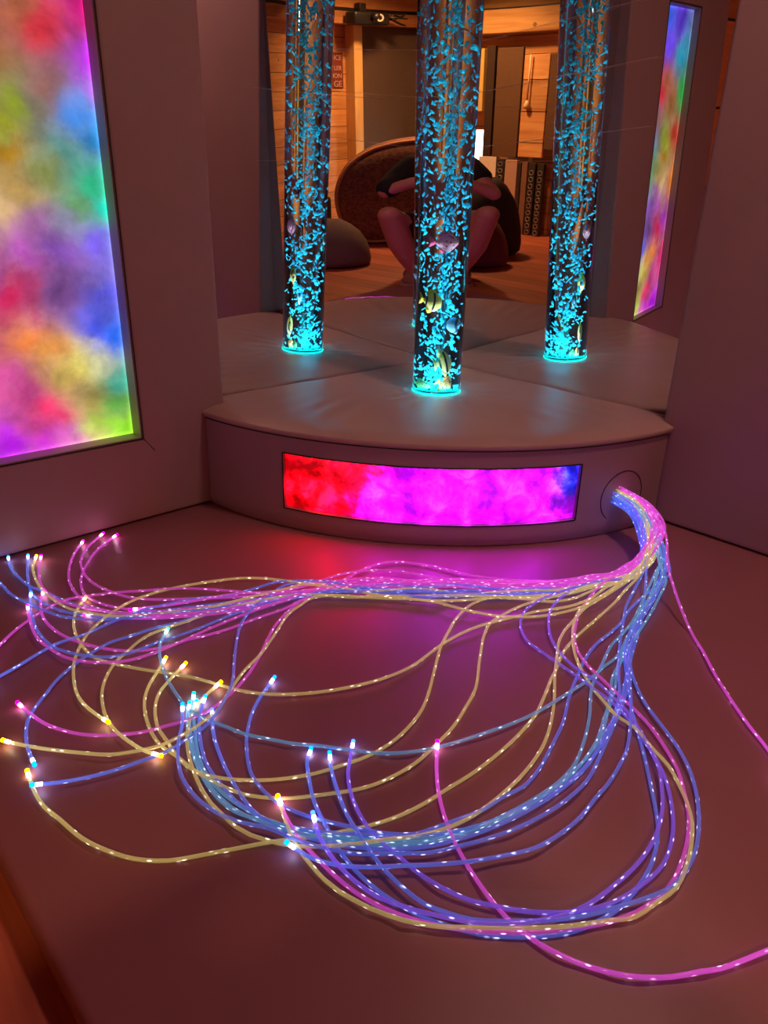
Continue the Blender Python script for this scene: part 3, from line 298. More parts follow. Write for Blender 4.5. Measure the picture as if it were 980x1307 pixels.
def fibre(name, col, glow, base):
    """clear side-glowing fibre: dim coloured glow along it, bright white glints scattered on it"""
    t = NT(name)
    uv = t.n('ShaderNodeUVMap', uv_map='UVMap')
    mp = t.n('ShaderNodeMapping'); mp.inputs['Scale'].default_value = (26., 1.3, 1.); t.l(uv.outputs[0], mp.inputs[0])
    vo = t.n('ShaderNodeTexVoronoi', voronoi_dimensions='2D', i_Scale=1.0); t.l(mp.outputs[0], vo.inputs['Vector'])
    sp = t.ramp(vo.outputs['Distance'], [(.05, (1, 1, 1, 1)), (.115, (0, 0, 0, 1))])
    n = t.n('ShaderNodeTexNoise', i_Scale=9.0, i_Detail=3.0); t.l(uv.outputs[0], n.inputs['Vector'])
    u2 = t.n('ShaderNodeUVMap', uv_map='from_end'); s2 = t.n('ShaderNodeSeparateXYZ'); t.l(u2.outputs[0], s2.inputs[0])
    near_tip = t.math('EXPONENT', t.math('MULTIPLY', s2.outputs[0], -1/.09)); near_port = t.math('EXPONENT', t.math('MULTIPLY', s2.outputs[1], -1/.45))
    fall = t.math('ADD', t.math('MULTIPLY_ADD', near_tip, 1.3, .62), t.math('MULTIPLY', near_port, .75))
    g = t.math('MULTIPLY', t.math('MULTIPLY_ADD', n.outputs['Fac'], 1.0, .5), fall)
    c1 = t.n('ShaderNodeVectorMath', operation='SCALE'); c1.inputs[0].default_value = col[:3]; t.l(t.math('MULTIPLY', g, glow), c1.inputs['Scale'])
    white = tuple(.62+.38*x for x in col[:3])
    c2 = t.n('ShaderNodeVectorMath', operation='SCALE'); c2.inputs[0].default_value = white; t.l(t.math('MULTIPLY', sp, 1.5), c2.inputs['Scale'])
    ad = t.n('ShaderNodeVectorMath', operation='ADD'); t.l(c1.outputs[0], ad.inputs[0]); t.l(c2.outputs[0], ad.inputs[1])
    p = t.n('ShaderNodeBsdfPrincipled', i_Roughness=.15); p.inputs['Base Color'].default_value = base
    t.l(ad.outputs[0], p.inputs['Emission Color']); p.inputs['Emission Strength'].default_value = 1.0
    tp = t.n('ShaderNodeBsdfTransparent'); mx = t.n('ShaderNodeMixShader')
    t.l(t.math('MULTIPLY', t.math('SUBTRACT', 1.0, sp), .38), mx.inputs[0]); t.l(p.outputs[0], mx.inputs[1]); t.l(tp.outputs[0], mx.inputs[2])
    t.l(mx.outputs[0], t.out.inputs[0])
    return t.m

def emit(name, col, s):
    t = NT(name); e = t.n('ShaderNodeEmission'); e.inputs[0].default_value = col
    n = t.n('ShaderNodeTexNoise', i_Scale=40.0); tc = t.n('ShaderNodeTexCoord'); t.l(tc.outputs['Object'], n.inputs['Vector'])
    t.l(t.math('MULTIPLY_ADD', n.outputs['Fac'], .3*s, .85*s), e.inputs[1]); t.l(e.outputs[0], t.out.inputs[0])
    return t.m

M_PAD = vinyl('taupe_vinyl', (.33, .215, .22, 1), rough=.5, bump=.2)
M_PLAT = vinyl('platform_vinyl', (.45, .31, .295, 1), rough=.38, bump=.1)
M_SKIRT = vinyl('skirt_vinyl', (.34, .235, .25, 1), rough=.48, bump=.15)
M_MAT = vinyl('mat_vinyl', (.31, .122, .150, 1), rough=.40, bump=.2, wr=.05)
M_DARK = plain('dark_seam', (.012, .009, .009, 1), .7)
M_FLOOR = wood('floor_boards', (.36, .080, .045, 1), (.56, .165, .085, 1), 'X', .15, 'Y', .45)
M_WALLX = wood('pine_boards_side', (.50, .22, .07, 1), (.78, .42, .15, 1), 'Y', .145, 'Z', .5)
M_WALLY = wood('pine_boards_end', (.50, .22, .07, 1), (.78, .42, .15, 1), 'X', .145, 'Z', .5)
M_BEAM = wood('beam_wood', (.40, .15, .045, 1), (.62, .28, .09, 1), 'Y', .9, 'Z', .55)
M_BEAMX = wood('beam_wood_cross', (.52, .25, .07, 1), (.85, .50, .18, 1), 'X', .9, 'Z', .55)
M_POST = wood('pale_post', (.75, .42, .13, 1), (.95, .66, .26, 1), 'Z', .9, 'Y', .5)

# mirror
t = NT('acrylic_mirror'); g = t.n('ShaderNodeBsdfGlossy', i_Roughness=.0); g.inputs['Color'].default_value = (.80, .78, .77, 1); t.l(g.outputs[0], t.out.inputs[0]); M_MIRROR = t.m

# ------------------------------------------------------------------ key measures (metres; the mirror corner is the origin)
HP = .2887; RP = 1.0; PT = .0885; ML = .929; MR = .9654
TX, TY = .3405, -.3306
FZ = -.05
def left_x(y, z): return -.0109*y+.0361*(z-.3)
def right_y(x, z): return -.0278*x-.0490*(z-.3)
def corner(z):
    x = 0.
    for _ in range(6): y = right_y(x, z); x = left_x(y, z)
    return x, y

# ------------------------------------------------------------------ the room shell
RX, RY, RZ = 4.2, -4.1, 2.35
def struct(name, bm, m, smooth=False):
    o = mesh_obj(name, bm, m, smooth=smooth); o['kind'] = 'structure'; return o
bm = bmesh.new(); box(bm, (-.12, RY-.1, FZ-.08), (RX+.1, .12, FZ)); struct('floor', bm, M_FLOOR)
bm = bmesh.new(); box(bm, (-.12, RY-.1, RZ), (RX+.1, .12, RZ+.08)); struct('ceiling', bm, wood('ceiling_boards', (.10, .04, .018, 1), (.17, .07, .03, 1), 'X', .16, 'Y', .6))
bm = bmesh.new(); box(bm, (-.12, RY, FZ), (-.02, .12, RZ)); struct('wall_left', bm, wood('pine_boards_left', (.60, .19, .06, 1), (.80, .30, .10, 1), 'Y', .36, 'Z', .5))
bm = bmesh.new(); box(bm, (-.02, .02, FZ), (RX, .12, RZ)); struct('wall_right', bm, wood('dark_boards_right', (.10, .035, .015, 1), (.17, .065, .025, 1), 'X', .145, 'Z', .5))
bm = bmesh.new(); box(bm, (RX, RY, FZ), (RX+.1, .12, RZ)); struct('wall_back', bm, M_WALLX)
# end wall with a window opening
WX0, WX1, WZ0, WZ1 = 3.435, 3.70, .02, .86
bm = bmesh.new()
box(bm, (-.02, RY-.1, FZ), (WX0, RY, RZ)); box(bm, (WX1, RY-.1, FZ), (RX, RY, RZ)); box(bm, (WX0, RY-.1, FZ), (WX1, RY, WZ0)); box(bm, (WX0, RY-.1, WZ1), (WX1, RY, RZ))
struct('wall_front', bm, M_WALLY)

# ------------------------------------------------------------------ padded mat on the floor
bm = bmesh.new(); box(bm, (-.015, -1.84, FZ+.0005), (1.84, .015, 0), .012, 3)
tag(mesh_obj('padded_floor_mat', bm, M_MAT), 'large flat reddish brown vinyl mat under the glowing strands', 'mat')

# ------------------------------------------------------------------ mirrors (thin acrylic sheets, bowed a few millimetres)
def bow(s): return .029*.25*(1-math.exp(-max(s, 0)/.25))
def smoothint(a, b, x):
    if x <= a: return 0.
    q = min(1, (x-a)/(b-a))
    return (b-a)*(q**3-q**4/2)+max(0, x-b)
def WAVE_L(s, z): return -bow(s)
def WAVE_R(s, z): return -bow(s)-.029*smoothint(.74, .88, s)
def mirror(name, side, label):
    z0, z1 = HP-.018, 1.5
    nz, nu = 24, 64
    bm = bmesh.new()
    front = []; back = []
    for i in range(nz+1):
        z = z0+(z1-z0)*i/nz
        cx, cy = corner(z)
        ra, rb = [], []
        for j in range(nu+1):
            s = j/nu
            if side == 'L':
                y = cy+(-ML-.0-cy)*s if False else cy*(1-s)+(-(ML-.002))*s
                x = left_x(y, z); wv = WAVE_L(cy-y, z)
                ra.append(bm.verts.new((x+wv, y, z))); rb.append(bm.verts.new((x+wv-.005, y-.004*(1-s), z)))
            else:
                x = cx*(1-s)+(MR-.002)*s
                y = right_y(x, z); wv = WAVE_R(x-cx, z)
                ra.append(bm.verts.new((x, y-wv, z))); rb.append(bm.verts.new((x+.004*(1-s), y-wv+.005, z)))
        front.append(ra); back.append(rb)
    def quad(a, b, c, d, flip):
        bm.faces.new((a, b, c, d) if not flip else (d, c, b, a))
    fl = side == 'L'
    for i in range(nz):
        for j in range(nu):
            quad(front[i][j], front[i][j+1], front[i+1][j+1], front[i+1][j], fl)
            quad(back[i][j], back[i][j+1], back[i+1][j+1], back[i+1][j], not fl)
    def loose(*vs): bm.faces.new([bm.verts.new(v.co) for v in vs])
    for i in range(nz):
        for j in (0, nu): loose(front[i][j], front[i+1][j], back[i+1][j], back[i][j])
    for j in range(nu):
        for i in (0, nz): loose(front[i][j], front[i][j+1], back[i][j+1], back[i][j])
    o = mesh_obj(name, bm, M_MIRROR)
    tag(o, label, 'mirror')
    return o
mL = mirror('wall_mirror', 'L', 'tall dark acrylic mirror left of the corner, beside the big cloud screen panel')
mR = mirror('wall_mirror', 'R', 'tall dark acrylic mirror right of the corner, reflecting the colourful screen')
M_SCR = plain('fine_scratch', (.55, .42, .36, 1), .3)
def scratch(par, side, z0, z1, s0, s1, r=.0004):
    bm = bmesh.new(); pts = []
    for k in range(9):
        s = s0+(s1-s0)*k/8; z = z0+(z1-z0)*k/8+random.uniform(-.001, .001)
        pts.append((left_x(-s, z)+.0015, -s, z) if side == 'L' else (s, right_y(s, z)-.0015, z))
    tube(bm, pts, r, 5)
    mesh_obj('scratch', bm, M_SCR, par)
for z in (.98, 1.13, 1.26): scratch(mR, 'R', z, z+.03, .12, .78)
for z in (.93, 1.10): scratch(mL, 'L', z, z-.015, .3, .75, .0003)

# ------------------------------------------------------------------ wall pads
LY0, LY1, LZ0, LZ1 = -1.545, -1.177, .231, 1.44        # screen opening in the left pad
PH = 1.85
lp = thing('padded_wall_panel', 'tall padded taupe wall panel with a big recessed cloud screen, left', 'wall pad', (PT/2, -1.385, 0))
bm = bmesh.new()
def ringface(bm, x, oy0, oy1, oz0, oz1, iy0, iy1, iz0, iz1):
    o = [bm.verts.new((x, y, z)) for y, z in ((oy0, oz0), (oy1, oz0), (oy1, oz1), (oy0, oz1))]
    i = [bm.verts.new((x, y, z)) for y, z in ((iy0, iz0), (iy1, iz0), (iy1, iz1), (iy0, iz1))]
    return o, i
A_, B_ = ringface(bm, PT, -1.84, -ML, .004, PH, LY0, LY1, LZ0, LZ1)
A2, B2 = ringface(bm, -.018, -1.84, -ML, .004, PH, LY0, LY1, LZ0, LZ1)
for k in range(4):
    j = (k+1) % 4
    bm.faces.new((A_[k], A_[j], B_[j], B_[k])); bm.faces.new((A2[j], A2[k], B2[k], B2[j]))
    bm.faces.new((A_[j], A_[k], A2[k], A2[j])); bm.faces.new((B_[k], B_[j], B2[j], B2[k]))
bmesh.ops.recalc_face_normals(bm, faces=bm.faces)
es = [e for e in bm.edges if all(abs(v.co.x-PT) < 1e-5 for v in e.verts) and not any(a in A_ and b in B_ for a, b in (tuple(e.verts), tuple(e.verts)[::-1]))]
es += [e for e in bm.edges if all(abs(v.co.y+ML) < 1e-5 for v in e.verts) and abs(e.verts[0].co.z-e.verts[1].co.z) < 1e-5 and e.verts[0].co.z > 1]
bmesh.ops.bevel(bm, geom=list(set(es)), offset=.009, segments=3, profile=.5, affect='EDGES')
mesh_obj('pad_cover', bm, M_PAD, lp, smooth=False)
# lining of the recess (vinyl strips, coloured lighter for the light they catch) and seam round the opening
DEP = .052
bm = bmesh.new()
for a, b in (((PT-DEP-.004, LY1-.003, LZ0), (PT-.004, LY1+.0005, LZ1)), ((PT-DEP-.004, LY0-.0005, LZ0), (PT-.004, LY0+.003, LZ1)), ((PT-DEP-.004, LY0, LZ0-.0005), (PT-.004, LY1, LZ0+.003)), ((PT-DEP-.004, LY0, LZ1-.003), (PT-.004, LY1, LZ1+.0005))):
    box(bm, a, b)
mesh_obj('recess_lining', bm, vinyl('lining_vinyl', (.34, .28, .27, 1), .5), lp, smooth=False)
bm = bmesh.new()
g = .0012
q = [(PT+.0002, LY0-g, LZ0-g), (PT+.0002, LY1+g, LZ0-g), (PT+.0002, LY1+g, LZ1+g), (PT+.0002, LY0-g, LZ1+g)]
for k in range(4): tube(bm, [q[k], q[(k+1) % 4]], .0014, 6)
tube(bm, [(PT+.0002, LY1+g, LZ0-g), (PT+.0001, LY1+.03, LZ0-.04)], .0009, 6)
mesh_obj('edge_piping', bm, M_DARK, lp)
SPOTS = [(-1.281,1.14,'e63040'),(-1.195,1.18,'c0106a'),(-1.174,1.089,'b428dc'),(-1.324,1.161,'b06440'),(-1.40,1.10,'9a6030'),(-1.351,0.996,'8a9a20'),(-1.40,.94,'98a020'),(-1.275,1.03,'8a5a50'),(-1.30,.99,'746a5a'),(-1.215,0.977,'4690f0'),(-1.195,.93,'2a8cd8'),(-1.384,0.897,'b07a0a'),(-1.306,0.87,'7c8640'),(-1.25,.90,'5a9a90'),(-1.218,0.85,'18b078'),(-1.182,0.80,'04d2b4'),(-1.25,.80,'6aa860'),(-1.402,0.80,'dcb478'),(-1.36,.83,'c09a50'),(-1.342,0.748,'a860a0'),(-1.27,.76,'9a90b8'),(-1.225,0.713,'7050e0'),(-1.30,.70,'8248b0'),(-1.37,0.682,'b04cb0'),(-1.433,0.608,'c0184c'),(-1.38,.60,'a83060'),(-1.30,.60,'7a4a90'),(-1.22,0.58,'5a58e0'),(-1.201,0.5,'0a6cff'),(-1.25,.52,'3a50f0'),(-1.407,0.506,'f08030'),(-1.36,.47,'e09040'),(-1.305,0.428,'f4e468'),(-1.27,.44,'d8d8a0'),(-1.335,.40,'c8a850'),(-1.209,0.40,'28a890'),(-1.209,0.345,'58a838'),(-1.27,.34,'a08a40'),(-1.386,0.328,'ff2868'),(-1.36,.30,'f03070'),(-1.21,0.261,'8cdc20'),(-1.27,.28,'a0c040'),(-1.302,0.262,'c8d850'),(-1.451,0.40,'d850a0'),(-1.42,.36,'c83c8c'),(-1.495,0.26,'b414e0'),(-1.40,0.25,'c828d0'),(-1.34,.25,'d040c0'),
 (-1.25,1.40,'3a64f0'),(-1.38,1.40,'5a3ad0'),(-1.30,1.30,'6a48f0'),(-1.20,1.28,'8a3ae0'),(-1.45,1.28,'28a0c0'),(-1.52,1.15,'20a040'),(-1.50,.98,'c03828'),(-1.53,.8,'e08030'),(-1.5,.65,'a030b0'),(-1.53,.45,'e03080')]
M_SCREEN = screen('cloud_screen', [(y+2, z, c) for y, z, c in SPOTS], 1.0, warp=.14, power=1.6, cloud=.60, nscale=5.5, haze=.6, rect=(LY0+2, LY1+2, LZ0, LZ1), edge=1.8)
bm = bmesh.new(); uvl = bm.loops.layers.uv.new('UVMap')
xs = PT-DEP
vs = box(bm, (xs-.012, LY0+.001, LZ0+.001), (xs, LY1-.001, LZ1-.001))
for f in bm.faces:
    for l in f.loops: l[uvl].uv = (l.vert.co.y+2, l.vert.co.z)
mesh_obj('light_screen', bm, M_SCREEN, lp, smooth=False)

rp = thing('padded_wall_panel', 'plain tall padded taupe wall panel along the right wall, no screen', 'wall pad', (1.4, -PT/2, 0))
bm = bmesh.new(); box(bm, (MR, -PT, .004), (1.86, .018, PH), .009, 3)
mesh_obj('pad_cover', bm, M_PAD, rp, smooth=False)
bm = bmesh.new(); box(bm, (1.862, -PT+.01, .0), (1.875, .018, PH-.01), .003)
mesh_obj('end_board', bm, M_DARK, rp, smooth=False)

# ------------------------------------------------------------------ corner platform
pl = thing('corner_platform', 'quarter-round padded platform in the mirrored corner holding the bubble tube', 'platform', (.4, -.4, 0))
A0, A1 = math.radians(-84.45), math.radians(-6.0)       # skirt between the two pads
H0, H1, HZ0, HZ1 = math.radians(-68.35), math.radians(-23.0), .060, .213
def arc_grid(bm, r, angs, zs, skip=None, rf=None):
    G = [[bm.verts.new(((r+(rf(a, z) if rf else 0))*math.cos(a), (r+(rf(a, z) if rf else 0))*math.sin(a), z)) for a in angs] for z in zs]
    for i in range(len(zs)-1):
        for j in range(len(angs)-1):
            if skip and skip((angs[j]+angs[j+1])/2, (zs[i]+zs[i+1])/2): continue
            bm.faces.new((G[i][j], G[i][j+1], G[i+1][j+1], G[i+1][j]))
    return G
def lsp(a, b, n): return [a+(b-a)*i/n for i in range(n+1)]
angs = lsp(A0, H0, 14)[:-1]+lsp(H0, H1, 44)[:-1]+lsp(H1, A1, 14)
zs = [.001, .006, .03, .045, HZ0]+lsp(HZ0, HZ1, 8)[1:]+[.235, .255, .266, .270]
bm = bmesh.new()
rf = lambda a, z: -.006 if z < .004 else (-.001 if z < .01 else (.002 if .02 < z < .05 else 0))
arc_grid(bm, RP, angs, zs, lambda a, z: H0 < a < H1 and HZ0 < z < HZ1, rf)
# returns of the slot
for zz in (HZ0, HZ1):
    for a, b in zip(lsp(H0, H1, 44)[:-1], lsp(H0, H1, 44)[1:]):
        vv = [bm.verts.new((r*math.cos(t_), r*math.sin(t_), zz)) for r, t_ in ((RP, a), (RP, b), (RP-.02, b), (RP-.02, a))]
        bm.faces.new(vv if zz == HZ0 else vv[::-1])
for aa in (H0, H1):
    vv = [bm.verts.new((r*math.cos(aa), r*math.sin(aa), z)) for r, z in ((RP, HZ0), (RP-.02, HZ0), (RP-.02, HZ1), (RP, HZ1))]
    bm.faces.new(vv)
# hidden sides along mirrors, pads and underneath
def poly_prism(bm, pts, z0, z1):
    a = [bm.verts.new((x, y, z0)) for x, y in pts]; b = [bm.verts.new((x, y, z1)) for x, y in pts]
    for i in range(len(pts)):
        j = (i+1) % len(pts); bm.faces.new((a[i], a[j], b[j], b[i]))
    bm.faces.new(a[::-1]); bm.faces.new(b)
inner = [(.012, -.012), (.012, -ML+.012), (PT+.014, -ML+.012)]+[((RP-.03)*math.cos(a), (RP-.03)*math.sin(a)) for a in lsp(A0+.01, A1-.01, 30)]+[(MR-.012, -PT-.014), (MR-.012, -.03)]
poly_prism(bm, inner, .001, .262)
mesh_obj('skirt', bm, M_SKIRT, pl)
# top cushion: rounded front edge, slightly crowned, radial creases by the tube
bm = bmesh.new()
NA, NR = 120, 60
def rlim(a):
    """distance from the origin to the platform's outline"""
    c, s = math.cos(a), -math.sin(a)
    r = RP+.004
    return r
def plat_pt(a, f):
    c, s = math.cos(a), math.sin(a)
    r = (RP+.004)*f
    return r*c, r*s
a0, a1 = math.radians(-89.95), math.radians(-.05)
AN = [0, .0016, .004, .008, .013, .02]
ALL = [a0+q_ for q_ in AN]+lsp(a0+.032, a1-.032, 108)+[a1-q_ for q_ in AN[::-1]]
NA = len(ALL)-1
G = []
rs = lsp(.03, .93, 44)+[.945, .958, .97, .98, .988, .994, .998, 1.0, 1.0, .998]
rn = len(rs)
for j in range(NA+1):
    a = ALL[j]
    row = []
    for i, f in enumerate(rs):
        x, y = f*(RP+.004)*math.cos(a), f*(RP+.004)*math.sin(a)
        z = HP
        if f > .93 or i >= rn-2:
            if i == rn-2: z = HP-.022
            elif i == rn-1: z = HP-.0275
            else:
                q_ = (f-.93)/.07; z = HP-.014*q_**2.4
        d = math.hypot(x-TX, y-TY)
        th = math.atan2(y-TY, x-TX)
        cr = .0042*math.exp(-((d-.14)/.07)**2)*(math.sin(th*17+1.3*math.sin(th*3))*.6+.4*math.sin(th*29+2))
        z += cr+.0025*mnoise.noise(Vector((x*7, y*7, 1.7)))*(1-f**6)
        z -= .004*math.exp(-((d-.075)/.02)**2)
        # wrinkles along the front half
        z += .0032*math.sin((a-a0)*60+3*mnoise.noise(Vector((x*4, y*4, 9))))*math.exp(-((f-.8)/.12)**2)*max(0, mnoise.noise(Vector((a*3.1, 2.2, 0)))+.15)
        # notches where the wall pads stand
        if y < -ML+.004 and x < PT+.0015: x = PT+.0015; y = max(y, -math.sqrt(max(0, (f*(RP+.004))**2-x*x)))
        if x > MR-.004 and y > -PT-.0015: y = -PT-.0015; x = min(x, math.sqrt(max(0, (f*(RP+.004))**2-y*y)))
        x = max(x, left_x(y, HP)-bow(-y)+.0004); y = min(y, right_y(x, HP)-WAVE_R(x, HP)-.0004)
        gap = max(0, min(x-(left_x(y, HP)-bow(-y)), (right_y(x, HP)-WAVE_R(x, HP))-y))
        z -= .012*math.exp(-gap/.005)*(1 if z > HP-.02 else 0)
        row.append(bm.verts.new((x, y, z)))
    G.append(row)
for j in range(NA):
    for i in range(rn-1):
        try: bm.faces.new((G[j][i], G[j][i+1], G[j+1][i+1], G[j+1][i]))
        except ValueError: pass
bm.faces.new([G[j][0] for j in range(NA+1)][::1])
bmesh.ops.recalc_face_normals(bm, faces=bm.faces)
if sum(f.normal.z for f in bm.faces) < 0: bmesh.ops.reverse_faces(bm, faces=bm.faces)
mesh_obj('top_cushion', bm, M_PLAT, pl)
bm = bmesh.new(); tube(bm, [((RP+.0035)*math.cos(a), (RP+.0035)*math.sin(a), HP-.0285) for a in lsp(A0+.003, A1-.003, 90)], .0016, 6)
mesh_obj('seam_piping', bm, M_DARK, pl)
# the lit strip in the skirt
bm = bmesh.new(); uvl = bm.loops.layers.uv.new('UVMap')
arc_grid(bm, RP-.010, lsp(H0+.002, H1-.002, 60), lsp(HZ0+.002, HZ1-.002, 4))
for f in bm.faces:
    for l in f.loops: l[uvl].uv = (-math.degrees(math.atan2(l.vert.co.y, l.vert.co.x))/57.3*-1+2, l.vert.co.z)
R_ = lambda d: 2-d/57.3*-1
STR = []
for d in (67, 63, 59, 56): STR += [(2-d/57.3, .19, 'b00106'), (2-d/57.3, .09, 'b00106')]
STR += [(2-66.5/57.3, .14, 'b00106'), (2-62.5/57.3, .13, 'b00106'), (2-60/57.3, .14, 'b00106'), (2-53/57.3, .19, 'b00106'), (2-56/57.3, .13, 'b00106'), (2-53.5/57.3, .13, 'a00a50'), (2-54/57.3, .085, 'c805f0'), (2-51/57.3, .11, 'c805f0'), (2-50.5/57.3, .075, 'c805f0')]
for d, c1, c2, c3 in ((48, 'c805f0', 'c805f0', 'c805f0'), (44, 'c805f0', 'c805f0', 'c805f0'), (40, 'c805f0', 'c805f0', 'c805f0'), (36.5, 'c805f0', 'c805f0', 'c805f0'), (33, 'c805f0', 'c805f0', 'c805f0'), (29.5, 'c805f0', 'c805f0', 'c805f0')):
    STR += [(2-d/57.3, .19, c1), (2-(d-.8)/57.3, .13, c2), (2-d/57.3, .075, c3), (2-(d+1.6)/57.3, .15, c1)]
STR += [(2-24.3/57.3, .19, '1018c0'), (2-24/57.3, .15, '1018b8'), (2-26.5/57.3, .17, '3810c8'), (2-25/57.3, .10, '700ab0'), (2-25/57.3, .075, 'b006d0')]
mesh_obj('light_strip', bm, screen('strip_screen', STR, 62.0, warp=.05, power=2.4, cloud=.30, nscale=8., haze=0., patch=(.33, .69, .0, 1.0), detail=4.), pl)
bm = bmesh.new()
rr = RP+.0008
pts = [(rr*math.cos(a), rr*math.sin(a), HZ0-.001) for a in lsp(H0, H1, 50)]
tube(bm, pts, .002, 6); tube(bm, [(x, y, HZ1+.001) for x, y, z in pts], .002, 6)
for a in (H0, H1): tube(bm, [(rr*math.cos(a), rr*math.sin(a), HZ0), (rr*math.cos(a), rr*math.sin(a), HZ1)], .002, 6)
mesh_obj('strip_border', bm, M_DARK, pl)
# round access cover the fibres come out of
PA, PZ = math.radians(-14.6), .106
pr = .072
bm = bmesh.new(); ring = []
for k in range(49):
    t_ = 2*PI*k/48; a = PA+pr*math.cos(t_)/RP; z = PZ+pr*math.sin(t_)
    ring.append(((RP+.0006)*math.cos(a), (RP+.0006)*math.sin(a), z))
tube(bm, ring, .0011, 6, caps=False)
mesh_obj('cover_seam', bm, M_DARK, pl)
bm = bmesh.new()
pd = Vector((math.cos(math.radians(-15.2)), math.sin(math.radians(-15.2)), 0))
pc = Vector((.966, -.263, .109))
cyl(bm, pc-pd*.01, pc+pd*.0012, .022, .0215, 32)
mesh_obj('cable_grommet', bm, plain('grommet', (.10, .075, .075, 1), .5), pl)

# ------------------------------------------------------------------ bubble tube
TR = .0735; TT = 1.95
tb = thing('bubble_tube', 'tall clear water tube of rising blue bubbles standing on the corner platform', 'bubble tube', (TX, TY, HP))
t = NT('clear_acrylic'); gl = t.n('ShaderNodeBsdfGlass', i_Roughness=0.0, i_IOR=1.40); gl.inputs['Color'].default_value = (.97, .98, 1, 1); t.l(gl.outputs[0], t.out.inputs[0]); M_GLASS = t.m
t = NT('tube_water'); gl = t.n('ShaderNodeBsdfGlass', i_Roughness=0.0, i_IOR=.955); gl.inputs['Color'].default_value = (.80, .92, 1, 1)
hz = t.n('ShaderNodeBsdfTranslucent'); hz.inputs[0].default_value = (.25, .45, .8, 1); mx = t.n('ShaderNodeMixShader'); mx.inputs[0].default_value = .022   # bluish lit haze of the tube, put in as translucent colour
t.l(gl.outputs[0], mx.inputs[1]); t.l(hz.outputs[0], mx.inputs[2]); t.l(mx.outputs[0], t.out.inputs[0]); M_WATER = t.m
bm = bmesh.new(); lathe(bm, [(0, .004), (TR, .004), (TR, TT-HP), (0, TT-HP)], 96, (TX, TY, HP)); mesh_obj('tube_wall', bm, M_GLASS, tb)
bm = bmesh.new(); lathe(bm, [(0, .010), (TR-.0065, .010), (TR-.0065, TT-HP-.01), (0, TT-HP-.01)], 96, (TX, TY, HP)); mesh_obj('water', bm, M_WATER, tb)
for o in tb.children:
    for p in o.data.polygons: p.use_smooth = abs(p.normal.z) < .5
bm = bmesh.new(); lathe(bm, [(TR+.0004, 0), (TR+.0016, 0), (TR+.0016, .0012), (TR+.0004, .0016)], 96, (TX, TY, HP-.0015), closed=True)
mesh_obj('base_ring', bm, emit('base_ring_glow', (.0, .72, .62, 1), 6.0), tb)
bm = bmesh.new(); lathe(bm, [(0, .012), (TR-.009, .012), (TR-.009, .0115), (0, .0115)], 64, (TX, TY, HP)); mesh_obj('base_plate', bm, emit('base_plate_glow', (.0, .80, .85, 1), 5.), tb)
# lamp in the base, shining up the water column
ld = bpy.data.lights.new('tube_lamp', 'AREA'); ld.shape = 'DISK'; ld.size = .12; ld.energy = 1.0; ld.color = (.62, .74, .86); ld.spread = math.radians(170)
ld.use_nodes = True
nt = ld.node_tree; em = [n for n in nt.nodes if n.type == 'EMISSION'][0]
lf = nt.nodes.new('ShaderNodeLightFalloff'); lf.inputs['Strength'].default_value = 640.0; nt.links.new(lf.outputs['Constant'], em.inputs['Strength'])
lo = bpy.data.objects.new('tube_lamp', ld); C.objects.link(lo); lo.parent = tb; lo.location = (0, 0, .016); lo.rotation_euler = (PI, 0, 0)

# fish: (name, z, sideways, depth, length, height, faces right?, style, tilt)
vdir = Vector((1.868-TX, -1.951-TY, 0)).normalized()      # towards the room
side = Vector((-vdir.y, vdir.x, 0))                        # to the right as seen from the room
def fish_mat(name, top, belly, stripe, n, w, spots=False):
    t = NT(name); tc = t.n('ShaderNodeTexCoord'); s = t.n('ShaderNodeSeparateXYZ'); t.l(tc.outputs['Generated'], s.inputs[0])
    c = t.mix(t.math('MULTIPLY', s.outputs[2], 1.0), belly, top)
    if spots:
        v = t.n('ShaderNodeTexVoronoi', i_Scale=5.0); t.l(tc.outputs['Generated'], v.inputs['Vector'])
        c = t.mix(t.math('LESS_THAN', v.outputs['Distance'], .3), c, stripe)
    elif n:
        bend = t.math('MULTIPLY', t.math('POWER', t.math('SUBTRACT', s.outputs[2], .5), 2.0), .35)
        x = t.math('ADD', s.outputs[0], bend)
        f = t.math('ABSOLUTE', t.math('SUBTRACT', t.math('FRACT', t.math('MULTIPLY', x, float(n))), .5))
        c = t.mix(t.math('LESS_THAN', f, w), c, stripe)
    p = t.n('ShaderNodeBsdfPrincipled', i_Roughness=.35); t.l(c, p.inputs['Base Color']); 
    p.inputs['Subsurface Weight'].default_value = 0.0
    t.l(p.outputs[0], t.out.inputs[0]); return t.m
YEL, BLK = (.95, .8, .03, 1), (.01, .01, .01, 1)
M_EYE = plain('fish_eye', (.01, .01, .012, 1), .2)
M_EYEW = plain('fish_eye_rim', (.85, .82, .7, 1), .3)
